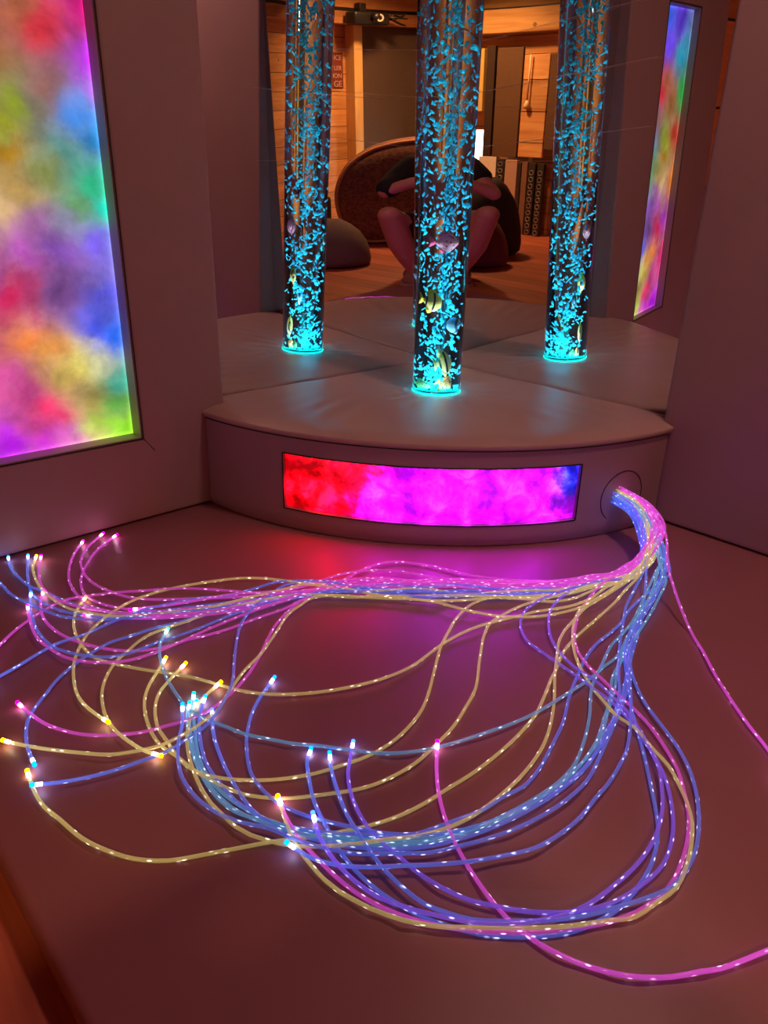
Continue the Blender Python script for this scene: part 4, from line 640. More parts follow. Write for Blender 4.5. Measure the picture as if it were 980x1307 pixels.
FISH = [
 ('toy_fish', .722, .005, .035, .060, .042, 1, 0, fish_mat('pink_fish', (1, .16, .32, 1), (1, .75, .8, 1), (.45, .02, .10, 1), 0, 0, True), (1, .12, .25, 1), 'pink spotted toy fish high up in the bubble tube'),
 ('toy_fish', .562, -.022, .030, .054, .048, 1, -6, fish_mat('yellow_fish', YEL, (1, .95, .35, 1), BLK, 2.6, .12), (.9, .75, .05, 1), 'yellow toy fish with black bands, middle of the bubble tube'),
 ('toy_fish', .500, .036, .012, .042, .040, -1, 0, fish_mat('blue_fish', (.05, .35, .75, 1), (.4, .95, .95, 1), (.0, .08, .12, 1), 1.5, .12), (.01, .08, .10, 1), 'small blue toy fish with dark fin at the tube wall'),
 ('toy_fish', .388, .016, .034, .040, .062, 1, 14, fish_mat('angel_fish', YEL, (1, .95, .45, 1), BLK, 2.4, .16), (.9, .8, .2, 1), 'tall yellow angelfish toy with black stripes, low in the tube'),
 ('toy_fish', .322, .020, .030, .036, .040, 1, -30, fish_mat('orange_fish', (1, .22, .02, 1), (1, .9, .35, 1), (.2, .03, .0, 1), 0, 0, True), (1, .3, .05, 1), 'orange and yellow toy fish near the tube base'),
 ('toy_fish', .3165, -.040, .022, .046, .026, 1, -4, fish_mat('green_fish', (.02, .45, .12, 1), (.5, .95, .3, 1), (.0, .10, .03, 1), 0, 0, True), (.05, .6, .2, 1), 'green toy fish resting at the bottom of the tube'),
]
fishpos = []
def make_fish(name, z, sd, dp, L, H, face, tilt, mat, fin, label):
    c = Vector((TX, TY, z))+side*sd+vdir*dp; L *= 1.12; H *= 1.12
    fishpos.append((c, max(L, H)*.62))
    r = thing(name, label, 'toy fish', c, 'toy fish in the bubble tube')
    fm = plain('fin_'+label[:8], fin, .4)
    ex = side*face
    if abs(sd) > .03: ex = (ex*.8 - vdir*.0 + Vector((0, 0, 0))).normalized()
    ez = Vector((0, 0, 1)); ey = ez.cross(ex)
    R3 = Matrix((ex, ey, ez)).transposed() @ Matrix.Rotation(math.radians(-tilt), 3, 'Y')
    r.rotation_euler = R3.to_euler()
    def loc(name, bm, m, par):
        me = bpy.data.meshes.new(name); bm.normal_update(); bm.to_mesh(me); bm.free(); me.materials.append(m)
        for p in me.polygons: p.use_smooth = True
        o = bpy.data.objects.new(name, me); C.objects.link(o); o.parent = par; return o
    bm = bmesh.new()
    prof = [(-.40, .07), (-.34, .10), (-.22, .26), (-.08, .42), (.06, .50), (.18, .47), (.28, .38), (.38, .25), (.45, .14), (.49, .08)]
    rings = []
    for x, h in prof:
        rings.append([bm.verts.new((x*L, math.cos(2*PI*k/16)*h*L*.30, math.sin(2*PI*k/16)*h*H)) for k in range(16)])
    for a, b in zip(rings[:-1], rings[1:]):
        for k in range(16): bm.faces.new((a[k], a[(k+1) % 16], b[(k+1) % 16], b[k]))
    bm.faces.new(rings[0][::-1]); bm.faces.new(rings[-1])
    bmesh.ops.recalc_face_normals(bm, faces=bm.faces)
    loc('body', bm, mat, r)
    def finm(name, pts, th, yo=0):
        bm = bmesh.new()
        a = [bm.verts.new((x*L, yo*L-th*L, z*H)) for x, z in pts]; b = [bm.verts.new((x*L, yo*L+th*L, z*H)) for x, z in pts]
        n = len(pts)
        bm.faces.new(a); bm.faces.new(b[::-1])
        for i in range(n): bm.faces.new((a[i], b[i], b[(i+1) % n], a[(i+1) % n]))
        bmesh.ops.recalc_face_normals(bm, faces=bm.faces)
        loc(name, bm, fm, r)
    finm('tail_fin', [(-.36, .06), (-.48, .24), (-.62, .34), (-.57, .10), (-.56, -.02), (-.62, -.30), (-.48, -.20), (-.36, -.06)], .022)
    finm('dorsal_fin', [(.20, .42), (.08, .60), (-.08, .66), (-.22, .54), (-.30, .34), (-.20, .22), (.05, .38)], .02)
    finm('belly_fin', [(.12, -.40), (.02, -.56), (-.12, -.62), (-.22, -.42), (-.20, -.24), (.0, -.36)], .02)
    for sg in (-1, 1):
        bm = bmesh.new(); ico(bm, Vector((.33*L, sg*.085*L, .09*H)), (.045*L, .025*L, .045*L), 2); e = loc('eye', bm, M_EYEW, r)
        bm = bmesh.new(); ico(bm, Vector((.335*L, sg*.102*L, .09*H)), (.026*L, .014*L, .026*L), 2); loc('pupil', bm, M_EYE, e)
for f in FISH: make_fish(*f)

# bubbles
t = NT('bubble'); df = t.n('ShaderNodeBsdfDiffuse'); df.inputs[0].default_value = (.05, .86, .97, 1)  # cyan of the tube's light is put into the bubbles' own colour
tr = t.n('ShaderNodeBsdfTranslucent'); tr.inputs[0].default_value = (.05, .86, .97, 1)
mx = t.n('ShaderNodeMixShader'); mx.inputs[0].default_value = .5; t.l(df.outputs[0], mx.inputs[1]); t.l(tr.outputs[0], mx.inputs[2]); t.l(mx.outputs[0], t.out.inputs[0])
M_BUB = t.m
def bubble_bm(bm, c, s, rnd):
    R3 = Matrix.Rotation(rnd.uniform(0, 6.28), 3, 'Z') @ Matrix.Rotation(rnd.gauss(0, .55), 3, 'X') @ Matrix.Rotation(rnd.uniform(-.7, .7), 3, 'Y')
    k = rnd.random()
    if k < .45: sc = (s*.55, s*.35, s*.95)
    elif k < .8: sc = (s*.28, s*.2, s*1.15)
    else: sc = (s*.75, s*.45, s*.7)
    vs = ico(bm, Vector((0, 0, 0)), (1, 1, 1), 1)
    bend = rnd.uniform(-.7, .7)
    for v in vs:
        p = v.co*(1+rnd.uniform(-.22, .22)); p = Vector((p.x*sc[0]+bend*sc[2]*.6*(p.z**2-.4), p.y*sc[1], p.z*sc[2])); v.co = R3 @ p + Vector(c)
rb = random.Random(5)
protos = []
bubs = []
n_try = 0
while len(bubs) < 1400 and n_try < 30000:
    n_try += 1
    h = rb.random()
    z = HP+.03+(1.46-HP)*h**.92
    rad = (TR-.016)*math.sqrt(rb.random())*(.72+.28*min(1, h*2.5)) ; th = rb.uniform(0, 6.28)
    if rb.random() < .22: th = z*9+rb.gauss(0, .6); rad = (TR-.016)*abs(rb.gauss(.35, .25))
    rad = min(rad, TR-.016)
    c = Vector((TX+rad*math.cos(th), TY+rad*math.sin(th), z))
    if rb.random() < .13: c.z = HP+.016+.10*rb.random()**1.4
    if any((c-f).length < q_ for f, q_ in fishpos): continue
    if any(abs(c.z-f.z) < q_*.75 and abs((c-f).dot(side)) < q_*.75 and (c-f).dot(vdir) > 0 for f, q_ in fishpos): continue
    s = rb.choice((.004, .005, .006, .007, .009))*(1.0 if z < .9 else 1.05)
    bubs.append((c, s))
def score(b): return b[1]*2+ (b[0]-Vector((TX, TY, b[0].z))).dot(vdir)*.05
bubs.sort(key=score, reverse=True)
for k in range(10):
    bm = bmesh.new(); bubble_bm(bm, (0, 0, 0), .007, rb); me = bpy.data.meshes.new('bubble'); bm.to_mesh(me); bm.free(); me.materials.append(M_BUB)
    for p in me.polygons: p.use_smooth = True
    protos.append(me)
for i, (c, s) in enumerate(bubs[:100]):
    o = bpy.data.objects.new('bubble', protos[i % 10]); C.objects.link(o); o.parent = tb; o.location = c-Vector((TX, TY, HP)); o.rotation_euler = (rb.uniform(-.3, .3), rb.uniform(-.3, .3), rb.uniform(0, 6.28)); sc = s/.007; o.scale = (sc, sc, sc)
bm = bmesh.new()
for c, s in bubs[100:]: bubble_bm(bm, c, s, rb)
mesh_obj('small_bubbles', bm, M_BUB, tb, kind='stuff')

# ------------------------------------------------------------------ fibre optic bundle
COL = {'Y': ((.88, .80, .30), (.74, .66, .30, 1)), 'M': ((.85, .10, .92), (.75, .20, .62, 1)), 'B': ((.10, .20, 1), (.25, .32, .75, 1)), 'C': ((.08, .42, .85), (.30, .48, .62, 1)), 'P': ((.22, .10, 1), (.34, .25, .8, 1))}
GLOW = {'Y': .26, 'M': .34, 'B': .36, 'C': .32, 'P': .40}
FM = {k: fibre('fibre_'+n, v[0]+(1,), GLOW[k], v[1]) for (k, v), n in zip(COL.items(), ('yellow', 'magenta', 'blue', 'cyan', 'violet'))}
TIPC = {'Y': (1, .66, .0, 1), 'M': (1, .0, .6, 1), 'B': (.0, .14, 1, 1), 'C': (.0, .75, .8, 1), 'P': (.03, .10, 1, 1)}
TM = {k: emit('tip_'+k, v, 7.0) for k, v in TIPC.items()}
TB = {k: emit('tip_hot_'+k, tuple(.55+.45*x for x in v[:3])+(1,), 13.0) for k, v in TIPC.items()}
fb = thing('fibre_optic_bundle', 'spray of long glowing fibre optic strands from the platform onto the mat', 'fibre optic lights', (.966, -.263, .08))
FR = .0029
for k, (c, P) in enumerate(STRANDS):
    pts = catmull(P, .013)
    bm = bmesh.new(); uvl = bm.loops.layers.uv.new('UVMap'); uv2 = bm.loops.layers.uv.new('from_end')
    tube(bm, pts, FR, 8, u0=k*3.37, uv=uvl, uv2=uv2)
    st = mesh_obj('fibre_strand', bm, FM[c], fb)
    d = (pts[-1]-pts[-3]).normalized()
    d = Vector((d.x, d.y, max(d.z, .05))).normalized()
    bm = bmesh.new(); cyl(bm, pts[-1]+d*.0005, pts[-1]+d*.008, FR*1.05, FR*1.15, 12); tp = mesh_obj('strand_tip', bm, TM[c], st, smooth=False)
    bm = bmesh.new(); tube(bm, [pts[-1]-(pts[-1]-pts[-2]).normalized()*.009, pts[-1]], FR*1.05, 10); mesh_obj('strand_end', bm, TB[c], st)

# ------------------------------------------------------------------ the room behind, seen in the mirrors
Cc = Vector((1.868, -1.951, 0)); Fv = Vector((-.692, .722, 0)).normalized(); Rv = Vector((.722, .692, 0)).normalized()
def W(f, r, z): return Cc+Fv*f+Rv*r+Vector((0, 0, z))
# beams, posts
bm = bmesh.new(); box(bm, (RX-.12, RY+.002, 1.69), (RX-.001, .018, 1.98), .006); struct('trim_1', bm, M_BEAM)
bm = bmesh.new(); box(bm, (2.2, RY+.002, 1.61), (RX-.125, RY+.12, 1.80), .006); struct('trim_2', bm, M_BEAMX)
bm = bmesh.new(); box(bm, (RX-.10, -3.535, FZ), (RX-.001, -3.455, 1.688), .004); struct('trim_3', bm, M_POST)
bm = bmesh.new(); box(bm, (RX-.045, RY+.03, FZ+.02), (RX-.002, -3.54, 1.685), .004)
tag(mesh_obj('blackout_panel', bm, plain('dark_brown_board', (.10, .062, .045, 1), .7), smooth=False), 'large plain dark brown board between the pale post and the corner', 'wall board')
bm = bmesh.new(); box(bm, (3.71, RY+.002, FZ+.02), (RX-.05, RY+.028, 1.60), .004)
tag(mesh_obj('blackout_panel', bm, plain('dark_brown_board_end', (.10, .062, .045, 1), .7), smooth=False), 'dark brown board on the end wall between corner and daylight window', 'wall board')
# window with daylight
bm = bmesh.new()
for a, b in (((WX0, RY-.09, WZ0), (WX0+.02, RY+.01, WZ1)), ((WX1-.02, RY-.09, WZ0), (WX1, RY+.01, WZ1)), ((WX0, RY-.09, WZ0), (WX1, RY+.01, WZ0+.02)), ((WX0, RY-.09, WZ1-.02), (WX1, RY+.01, WZ1))): box(bm, a, b)
w1 = struct('window_1', bm, M_POST)
bm = bmesh.new(); box(bm, (WX0+.02, RY-.06, WZ0+.02), (WX1-.02, RY-.05, WZ1-.02)); mesh_obj('window_pane', bm, emit('daylight', (1, .93, .80, 1), 9.), w1, smooth=False)

# projector lamp on the beam
pj = thing('spot_projector', 'small black spot projector fixed to the beam above the poster', 'projector', (4.0, -3.48, 1.72))
M_BLK = plain('black_plastic', (.012, .011, .011, 1), .4)
bm = bmesh.new(); box(bm, (3.95, -3.63, 1.685), (4.06, -3.33, 1.78), .02, 3); mesh_obj('housing', bm, M_BLK, pj)
bm = bmesh.new(); cyl(bm, (3.955, -3.50, 1.74), (3.915, -3.51, 1.735), .038, .034, 28); hs = mesh_obj('lens_barrel', bm, M_BLK, pj)
bm = bmesh.new(); lathe(bm, [(.018, 0), (.030, 0), (.030, .006), (.018, .006)], 28, (0, 0, 0), closed=True)
bm.transform(Matrix.Translation((3.912, -3.511, 1.735)) @ Matrix.Rotation(PI/2, 4, 'Y')); mesh_obj('lens_ring', bm, plain('pale_ring', (.8, .7, .6, 1), .3), hs)
bm = bmesh.new(); box(bm, (4.02, -3.50, 1.775), (4.075, -3.44, 1.85), .006); mesh_obj('bracket', bm, M_BLK, pj)
bm = bmesh.new()
for k in range(6): tube(bm, [(3.99, -3.62, 1.745), (3.97+.01*k, -3.69, 1.745+.03*math.sin(k*1.9)), (3.95+.012*k, -3.73-.006*k, 1.74+.05*math.sin(k*2.3))], .006, 6)
mesh_obj('cable_tail', bm, M_BLK, pj)

# poster
po = thing('wall_poster', 'dark red poster with four lines of pale capitals on the pine wall', 'poster', (RX-.004, -3.44, 1.05))
bm = bmesh.new(); box(bm, (RX-.008, -3.425, 1.19), (RX-.001, -3.16, 1.475), .001, 1); mesh_obj('sheet', bm, plain('poster_red', (.20, .035, .03, 1), .6), po, smooth=False)
M_INK = plain('poster_lettering', (.60, .42, .34, 1), .6)
for txt, z, s in (('ICE', 1.415, .055), ('LER', 1.335, .050), ('ION', 1.272, .052), ('GE', 1.20, .07)):
    cu = bpy.data.curves.new('lettering', 'FONT'); cu.body = txt; cu.size = s; cu.align_x = 'RIGHT'; cu.extrude = .0008
    to = bpy.data.objects.new('tmp', cu); C.objects.link(to)
    bpy.context.view_layer.update()
    me = bpy.data.meshes.new_from_object(to.evaluated_get(bpy.context.evaluated_depsgraph_get()))
    bpy.data.objects.remove(to)
    # facing -X, reading direction -Y (read from inside the room)
    me.transform(Matrix.Translation((RX-.0095, -3.41, z)) @ Matrix(((0, 0, -1, 0), (-1, 0, 0, 0), (0, 1, 0, 0), (0, 0, 0, 1))))
    link_mesh('lettering', me, M_INK, po, smooth=False)

# boards, studded strips and a sheet of wood on the end wall
YB = -3.985
def board(name, label, cat, x0, x1, z0, z1, m, y0=YB, th=.03, group=None, studs=False, bev=.003):
    if not studs:
        bm = bmesh.new(); box(bm, (x0, y0-th, z0), (x1, y0, z1), bev)
        return tag(mesh_obj(name, bm, m, smooth=False), label, cat, group)
    r = thing(name, label, cat, ((x0+x1)/2, y0-th/2, z0), group)
    bm = bmesh.new(); box(bm, (x0, y0-th, z0), (x1, y0, z1), bev); mesh_obj('strip_body', bm, m, r, smooth=False)
    n = int((z1-z0)/.058); bm = bmesh.new(); w = (x1-x0)*.30
    for k in range(n):
        z = z0+.03+k*.058
        rg = [((x0+x1)/2+w*math.cos(2*PI*q/14), y0+.002, z+w*math.sin(2*PI*q/14)) for q in range(15)]
        tube(bm, rg, .004, 5, caps=False)
    o = mesh_obj('ring_row', bm, plain('pale_ring_metal', (.35, .32, .30, 1), .35, .6), r)
    return r
M_GREY = plain('dark_grey_strip', (.035, .03, .03, 1), .5)
M_PALE = plain('pale_panel', (.55, .36, .28, 1), .6)
M_BRN = plain('dark_brown_cloth', (.13, .065, .03, 1), .8)
board('ringed_strip', 'dark ringed strip nearest the daylight window', 'strip', 3.24, 3.298, FZ, .60, M_GREY, studs=True)
board('ringed_strip', 'dark ringed strip between pale board and outer strip', 'strip', 2.955, 3.02, FZ, .58, M_GREY, studs=True)
board('ringed_strip', 'dark ringed strip farthest from the daylight window', 'strip', 2.87, 2.935, FZ, .58, M_GREY, studs=True)
board('leaning_board', 'wide pale board standing between the ringed strips', 'board', 3.128, 3.232, FZ, .60, M_PALE)
board('leaning_board', 'narrow dark board beside the wide pale board', 'board', 3.09, 3.122, FZ, .58, M_GREY)
board('leaning_board', 'brown board standing next to the narrow dark board', 'board', 3.03, 3.082, FZ, .59, plain('brown_board', (.24, .13, .09, 1), .6))
board('leaning_board', 'white lit board beside the daylight window', 'board', 3.306, 3.425, FZ, .62, plain('white_board', (.88, .80, .70, 1), .6))
board('hanging_cloth', 'long dark brown cloth hanging left of the pine sheet', 'cloth', 3.145, 3.34, .62, 1.50, M_BRN, th=.02)
board('hanging_cloth', 'narrow darker cloth strip beside the long brown cloth', 'cloth', 3.355, 3.405, .62, 1.52, plain('darkest_cloth', (.04, .02, .012, 1), .8), th=.02)
board('pine_sheet', 'pale pine sheet leaning high beside the dark cloth', 'wood sheet', 2.905, 3.13, .63, 1.44, wood('pine_sheet', (.55, .24, .08, 1), (.85, .48, .19, 1), 'X', .25, 'Z', .5), th=.02)
board('hanging_cloth', 'dark cloth at the outer edge of the pine sheet', 'cloth', 2.77, 2.895, .70, 1.44, M_BRN, th=.02)
board('yellow_curtain', 'short yellow curtain lit by the lamp near the corner', 'curtain', 3.42, 3.60, 1.0, 1.50, plain('yellow_cloth', (.72, .50, .14, 1), .8), th=.02)
cd = thing('pull_cord', 'white pull cord with bulb-shaped end against the pine sheet', 'cord', (3.06, YB+.03, 1.02))
bm = bmesh.new(); tube(bm, [(3.06, YB+.02, 1.44), (3.065, YB+.02, 1.08)], .006, 8); mesh_obj('cord', bm, plain('white_cord', (.85, .62, .4, 1), .5), cd)
bm = bmesh.new(); lathe(bm, [(0, 0), (.018, .006), (.024, .025), (.016, .05), (.006, .07), (0, .072)], 20, (3.065, YB+.02, 1.02)); mesh_obj('cord_pull', bm, plain('white_pull', (.85, .62, .4, 1), .4), cd)

# beanbags
def beanbag(label, c, rx, ry, h, m, seed):
    bm = bmesh.new(); n = 40
    prof = [(0, 0), (.8, .0), (.97, .06), (1.0, .16), (.96, .34), (.86, .54), (.70, .73), (.48, .88), (.24, .97), (0, 1)]
    rings = []
    for i, (r, z) in enumerate(prof):
        if r == 0: rings.append([bm.verts.new((c[0], c[1], c[2]+z*h))]); continue
        ring = []
        for k in range(n):
            a = 2*PI*k/n; w = 1+.05*mnoise.noise(Vector((math.cos(a)*1.5+seed, math.sin(a)*1.5, z*2)))
            ring.append(bm.verts.new((c[0]+rx*r*w*math.cos(a), c[1]+ry*r*w*math.sin(a), c[2]+z*h*(1+.04*math.sin(a*2+seed) if z > .2 else 1))))
        rings.append(ring)
    for a, b in zip(rings[:-1], rings[1:]):
        for k in range(n):
            j = (k+1) % n
            if len(a) == 1: bm.faces.new((a[0], b[j], b[k]))
            elif len(b) == 1: bm.faces.new((a[k], a[j], b[0]))
            else: bm.faces.new((a[k], a[j], b[j], b[k]))
    return tag(mesh_obj('bean_bag', bm, m), label, 'bean bag')
p0 = W(-.78, .64, 0); beanbag('grey domed bean bag on the floor, left in the mirror', (p0.x, p0.y, FZ), .27, .25, .34, plain('grey_cloth', (.16, .11, .105, 1), .8), 1)
p0 = W(-.80, -.21, 0); beanbag('purplish domed bean bag on the floor behind the person', (p0.x, p0.y, FZ), .21, .2, .40, plain('purple_cloth', (.17, .055, .07, 1), .8), 5)
p0 = W(-1.26, -.30, 0); beanbag('nearly black tall bean bag behind the purplish one', (p0.x, p0.y, FZ), .21, .21, .60, plain('black_cloth', (.03, .02, .02, 1), .85), 8)
# big round cushion standing on edge
OUT = [(.62, .50), (.56, .60), (.485, .672), (.38, .742), (.25, .795), (.12, .828), (.03, .834), (-.03, .80), (-.075, .70), (-.085, .45), (-.06, .15), (.02, .0), (.25, -.045), (.45, -.045), (.58, .06), (.645, .22), (.655, .38)]
p0 = W(-1.6, .28, 0)
rc = thing('round_crash_cushion', 'huge rounded brown speckled cushion standing on edge behind the person', 'cushion', (p0.x, p0.y, FZ))
ov = catmull([(r, 0, z) for r, z in OUT+[OUT[0]]], .03)[:-1]
cen = Vector((.28, 0, .38)); bm = bmesh.new(); rows = []
for q_, dep in ((.0, .17), (.5, .165), (.82, .145), (.95, .10), (1.0, .04), (1.0, -.04), (.95, -.10), (.82, -.145), (.5, -.165), (0, -.17)):
    if q_ == 0: rows.append([bm.verts.new(W(-1.6-.17+dep, .075+.93*cen.x, cen.z))]); continue
    rows.append([bm.verts.new(W(-1.6-.17+dep, .075+.93*(cen.x+(v.x-cen.x)*q_), max(FZ+.001, cen.z+(v.z-cen.z)*q_))) for v in ov])
n = len(ov)
for a, b in zip(rows[:-1], rows[1:]):
    for k in range(n):
        j_ = (k+1) % n
        if len(a) == 1: bm.faces.new((a[0], b[k], b[j_]))
        elif len(b) == 1: bm.faces.new((a[k], b[0], a[j_]))
        else: bm.faces.new((a[k], b[k], b[j_], a[j_]))
bmesh.ops.recalc_face_normals(bm, faces=bm.faces)
t = NT('speckled_brown'); tc = t.n('ShaderNodeTexCoord'); n1 = t.n('ShaderNodeTexNoise', i_Scale=45.0, i_Detail=4.0, i_Roughness=.8); t.l(tc.outputs['Object'], n1.inputs['Vector'])
c_ = t.ramp(n1.outputs['Fac'], [(.38, (.10, .035, .025, 1)), (.62, (.28, .11, .075, 1))]); p_ = t.n('ShaderNodeBsdfPrincipled', i_Roughness=.8); t.l(c_, p_.inputs['Base Color']); t.l(p_.outputs[0], t.out.inputs[0])
mesh_obj('cushion_body', bm, t.m, rc)
bm = bmesh.new(); tube(bm, [W(-1.6-.17+.115, .075+.93*(cen.x+(v.x-cen.x)*.935), max(FZ+.008, cen.z+(v.z-cen.z)*.935)) for v in ov+ov[:1]], .012, 8, caps=False); mesh_obj('lit_rim', bm, plain('lit_rim_tan', (.55, .25, .10, 1), .6), rc)  # lit edge of the cushion drawn as a tan tube
bm = bmesh.new(); q_ = W(-1.25, .86, 0); box(bm, (q_.x-.14, q_.y-.14, FZ), (q_.x+.14, q_.y+.14, .40), .03, 3)
tag(mesh_obj('storage_cube', bm, plain('dark_box', (.03, .018, .016, 1), .7)), 'dark low cube beside the round brown cushion', 'box')

# ------------------------------------------------------------------ the person taking the photo
def skin_mesh(verts, edges, radii, sub=2, root=0):
    me = bpy.data.meshes.new('sk'); me.from_pydata([tuple(v) for v in verts], edges, [])
    o = bpy.data.objects.new('sk', me); C.objects.link(o)
    m = o.modifiers.new('s', 'SKIN'); m.use_smooth_shade = True
    sl = me.skin_vertices[0].data
    for i, r in enumerate(radii):
        sl[i].radius = (r, r) if not isinstance(r, tuple) else r
        sl[i].use_root = (i == root)
    m2 = o.modifiers.new('u', 'SUBSURF'); m2.levels = sub
    bpy.context.view_layer.update()
    out = bpy.data.meshes.new_from_object(o.evaluated_get(bpy.context.evaluated_depsgraph_get()))
    bpy.data.objects.remove(o)
    return out
def voxel(bm, size):
    me = bpy.data.meshes.new('vx'); bm.to_mesh(me); bm.free()
    o = bpy.data.objects.new('vx', me); C.objects.link(o)
    m = o.modifiers.new('r', 'REMESH'); m.mode = 'VOXEL'; m.voxel_size = size; m.use_smooth_shade = True
    s = o.modifiers.new('s', 'SMOOTH'); s.iterations = 5; s.factor = .5
    bpy.context.view_layer.update()
    out = bpy.data.meshes.new_from_object(o.evaluated_get(bpy.context.evaluated_depsgraph_get()))
    bpy.data.objects.remove(o)
    return out
J = {'pel': (-.40, 0, .16), 'wst': (-.40, 0, .34), 'chs': (-.33, 0, .58), 'nk0': (-.26, 0, .73), 'nk1': (-.20, 0, .80),
     'shR': (-.28, .165, .71), 'elR': (-.12, .285, .555), 'wrR': (-.06, .085, .67), 'shL': (-.28, -.165, .71), 'elL': (-.12, -.285, .545), 'wrL': (-.06, -.085, .67),
     'hpR': (-.38, .095, .15), 'knR': (-.03, .262, .415), 'caR': (-.09, .215, .21), 'anR': (-.13, .165, .045), 'hpL': (-.38, -.095, .15), 'knL': (-.03, -.262, .425), 'caL': (-.09, -.215, .21), 'anL': (-.13, -.165, .045)}
JW = {k: W(*v) for k, v in J.items()}
def limb(bm, a, b, ra, rb):
    n = max(2, int((b-a).length/.03))
    for q in range(n+1):
        f = q/n; ico(bm, a.lerp(b, f), (ra+(rb-ra)*f,)*3, 2)
rad = {'pel': .125, 'wst': .115, 'chs': .12, 'nk0': .07, 'nk1': .05, 'shR': .055, 'elR': .040, 'wrR': .026, 'shL': .055, 'elL': .040, 'wrL': .026,
       'hpR': .095, 'knR': .060, 'caR': .058, 'anR': .036, 'hpL': .095, 'knL': .060, 'caL': .058, 'anL': .036}
ed = [('pel', 'wst'), ('wst', 'chs'), ('chs', 'nk0'), ('nk0', 'nk1'), ('chs', 'shR'), ('shR', 'elR'), ('elR', 'wrR'), ('chs', 'shL'), ('shL', 'elL'), ('elL', 'wrL'),
      ('pel', 'hpR'), ('hpR', 'knR'), ('knR', 'caR'), ('caR', 'anR'), ('pel', 'hpL'), ('hpL', 'knL'), ('knL', 'caL'), ('caL', 'anL')]
bm = bmesh.new()
for a, b in ed: limb(bm, JW[a], JW[b], rad[a], rad[b])
hc = W(-.15, 0, .90)                                    # head, bowed towards the phone
hrot = Matrix((Fv, Vector((0, 0, 1)).cross(Fv), Vector((0, 0, 1)))).transposed() @ Matrix.Rotation(math.radians(24), 3, 'Y')
def hp(x, y, z): return hc+hrot @ Vector((x, y, z))
ico(bm, hp(0, 0, .015), (.098, .076, .105), 3, hrot); ico(bm, hp(.02, 0, -.06), (.068, .055, .06), 3, hrot)
ico(bm, hp(.10, 0, -.018), (.018, .014, .026), 2, hrot)
ico(bm, hp(.088, 0, -.066), (.010, .024, .010), 2, hrot)
for sg in (-1, 1): ico(bm, hp(-.01, sg*.078, -.012), (.018, .008, .032), 2, hrot)
# hands: palm, four fingers and a thumb holding the phone
for sg, wr in ((1, 'wrR'), (-1, 'wrL')):
    w = Vector(J[wr])
    fr = lambda f, r, z: W(w.x+f, w.y+sg*r, w.z+z)
    ico(bm, fr(.015, -.012, .055), (.020, .034, .045), 2, Matrix.Rotation(.3*sg, 3, 'Y'))
    ico(bm, fr(.0, -.002, .018), (.024, .026, .034), 2)
    for q_, ln in enumerate((.036, .042, .040, .030)):
        z = .085-.019*q_
        vv = [fr(.012, -.012, z-.01), fr(.034, -.022, z), fr(.040, -.022-ln*.45, z+.002), fr(.032, -.022-ln*.95, z+.002)]
        fm_ = skin_mesh(vv, [(0, 1), (1, 2), (2, 3)], [.010, .0095, .0085, .0075], 1); bm.from_mesh(fm_)
    vv = [fr(-.006, -.012, .04), fr(-.022, -.022, .075), fr(-.018, -.036, .095), fr(-.012, -.05, .105)]
    fm_ = skin_mesh(vv, [(0, 1), (1, 2), (2, 3)], [.013, .011, .010, .008], 1); bm.from_mesh(fm_)
bodym = voxel(bm, .0085)
pe = thing('person', 'person squatting in black top and shorts, photographing, seen in the mirror', 'person', W(-.17, 0, FZ))
M_SKIN = plain('skin', (.62, .27, .21, 1), .5, var=.06, scale=25)
link_mesh('body', bodym, M_SKIN, pe)
M_BLKC = plain('black_cotton', (.012, .011, .012, 1), .85, var=.4, bump=.3)
# top with short sleeves
def chain(keys, rr, extra=None): 
    return keys, rr
tv = {'w': W(-.41, 0, .20), 'a': JW['wst'], 'c': JW['chs'], 'n': W(-.27, 0, .735), 'R': JW['shR'], 'r': W(-.135, .272, .575), 'L': JW['shL'], 'l': W(-.215, -.215, .645)}
tr_ = {'w': .145, 'a': .132, 'c': .136, 'n': .082, 'R': .070, 'r': .062, 'L': .070, 'l': .064}
bm = bmesh.new()
for a, b in (('w', 'a'), ('a', 'c'), ('c', 'n'), ('c', 'R'), ('R', 'r'), ('c', 'L'), ('L', 'l')): limb(bm, tv[a], tv[b], tr_[a], tr_[b])
for v in bm.verts: v.co += Vector((mnoise.noise(v.co*14), mnoise.noise(v.co*14+Vector((7, 0, 0))), mnoise.noise(v.co*14+Vector((0, 7, 0)))))*.006
link_mesh('black_top', voxel(bm, .010), M_BLKC, pe)
tv = {'p': W(-.40, 0, .17), 'h': W(-.37, .10, .165), 'k': W(-.20, .185, .30), 'e': W(-.13, .22, .35), 'H': W(-.37, -.10, .165), 'K': W(-.20, -.185, .30), 'E': W(-.15, -.21, .335)}
tr_ = {'p': .14, 'h': .112, 'k': .092, 'e': .085, 'H': .112, 'K': .092, 'E': .086}
bm = bmesh.new()
for a, b in (('p', 'h'), ('h', 'k'), ('k', 'e'), ('p', 'H'), ('H', 'K'), ('K', 'E')): limb(bm, tv[a], tv[b], tr_[a], tr_[b])
for v in bm.verts:
    v.co += Vector((mnoise.noise(v.co*14), mnoise.noise(v.co*14+Vector((7, 0, 0))), mnoise.noise(v.co*14+Vector((0, 7, 0)))))*.006
link_mesh('black_shorts', voxel(bm, .010), M_BLKC, pe)
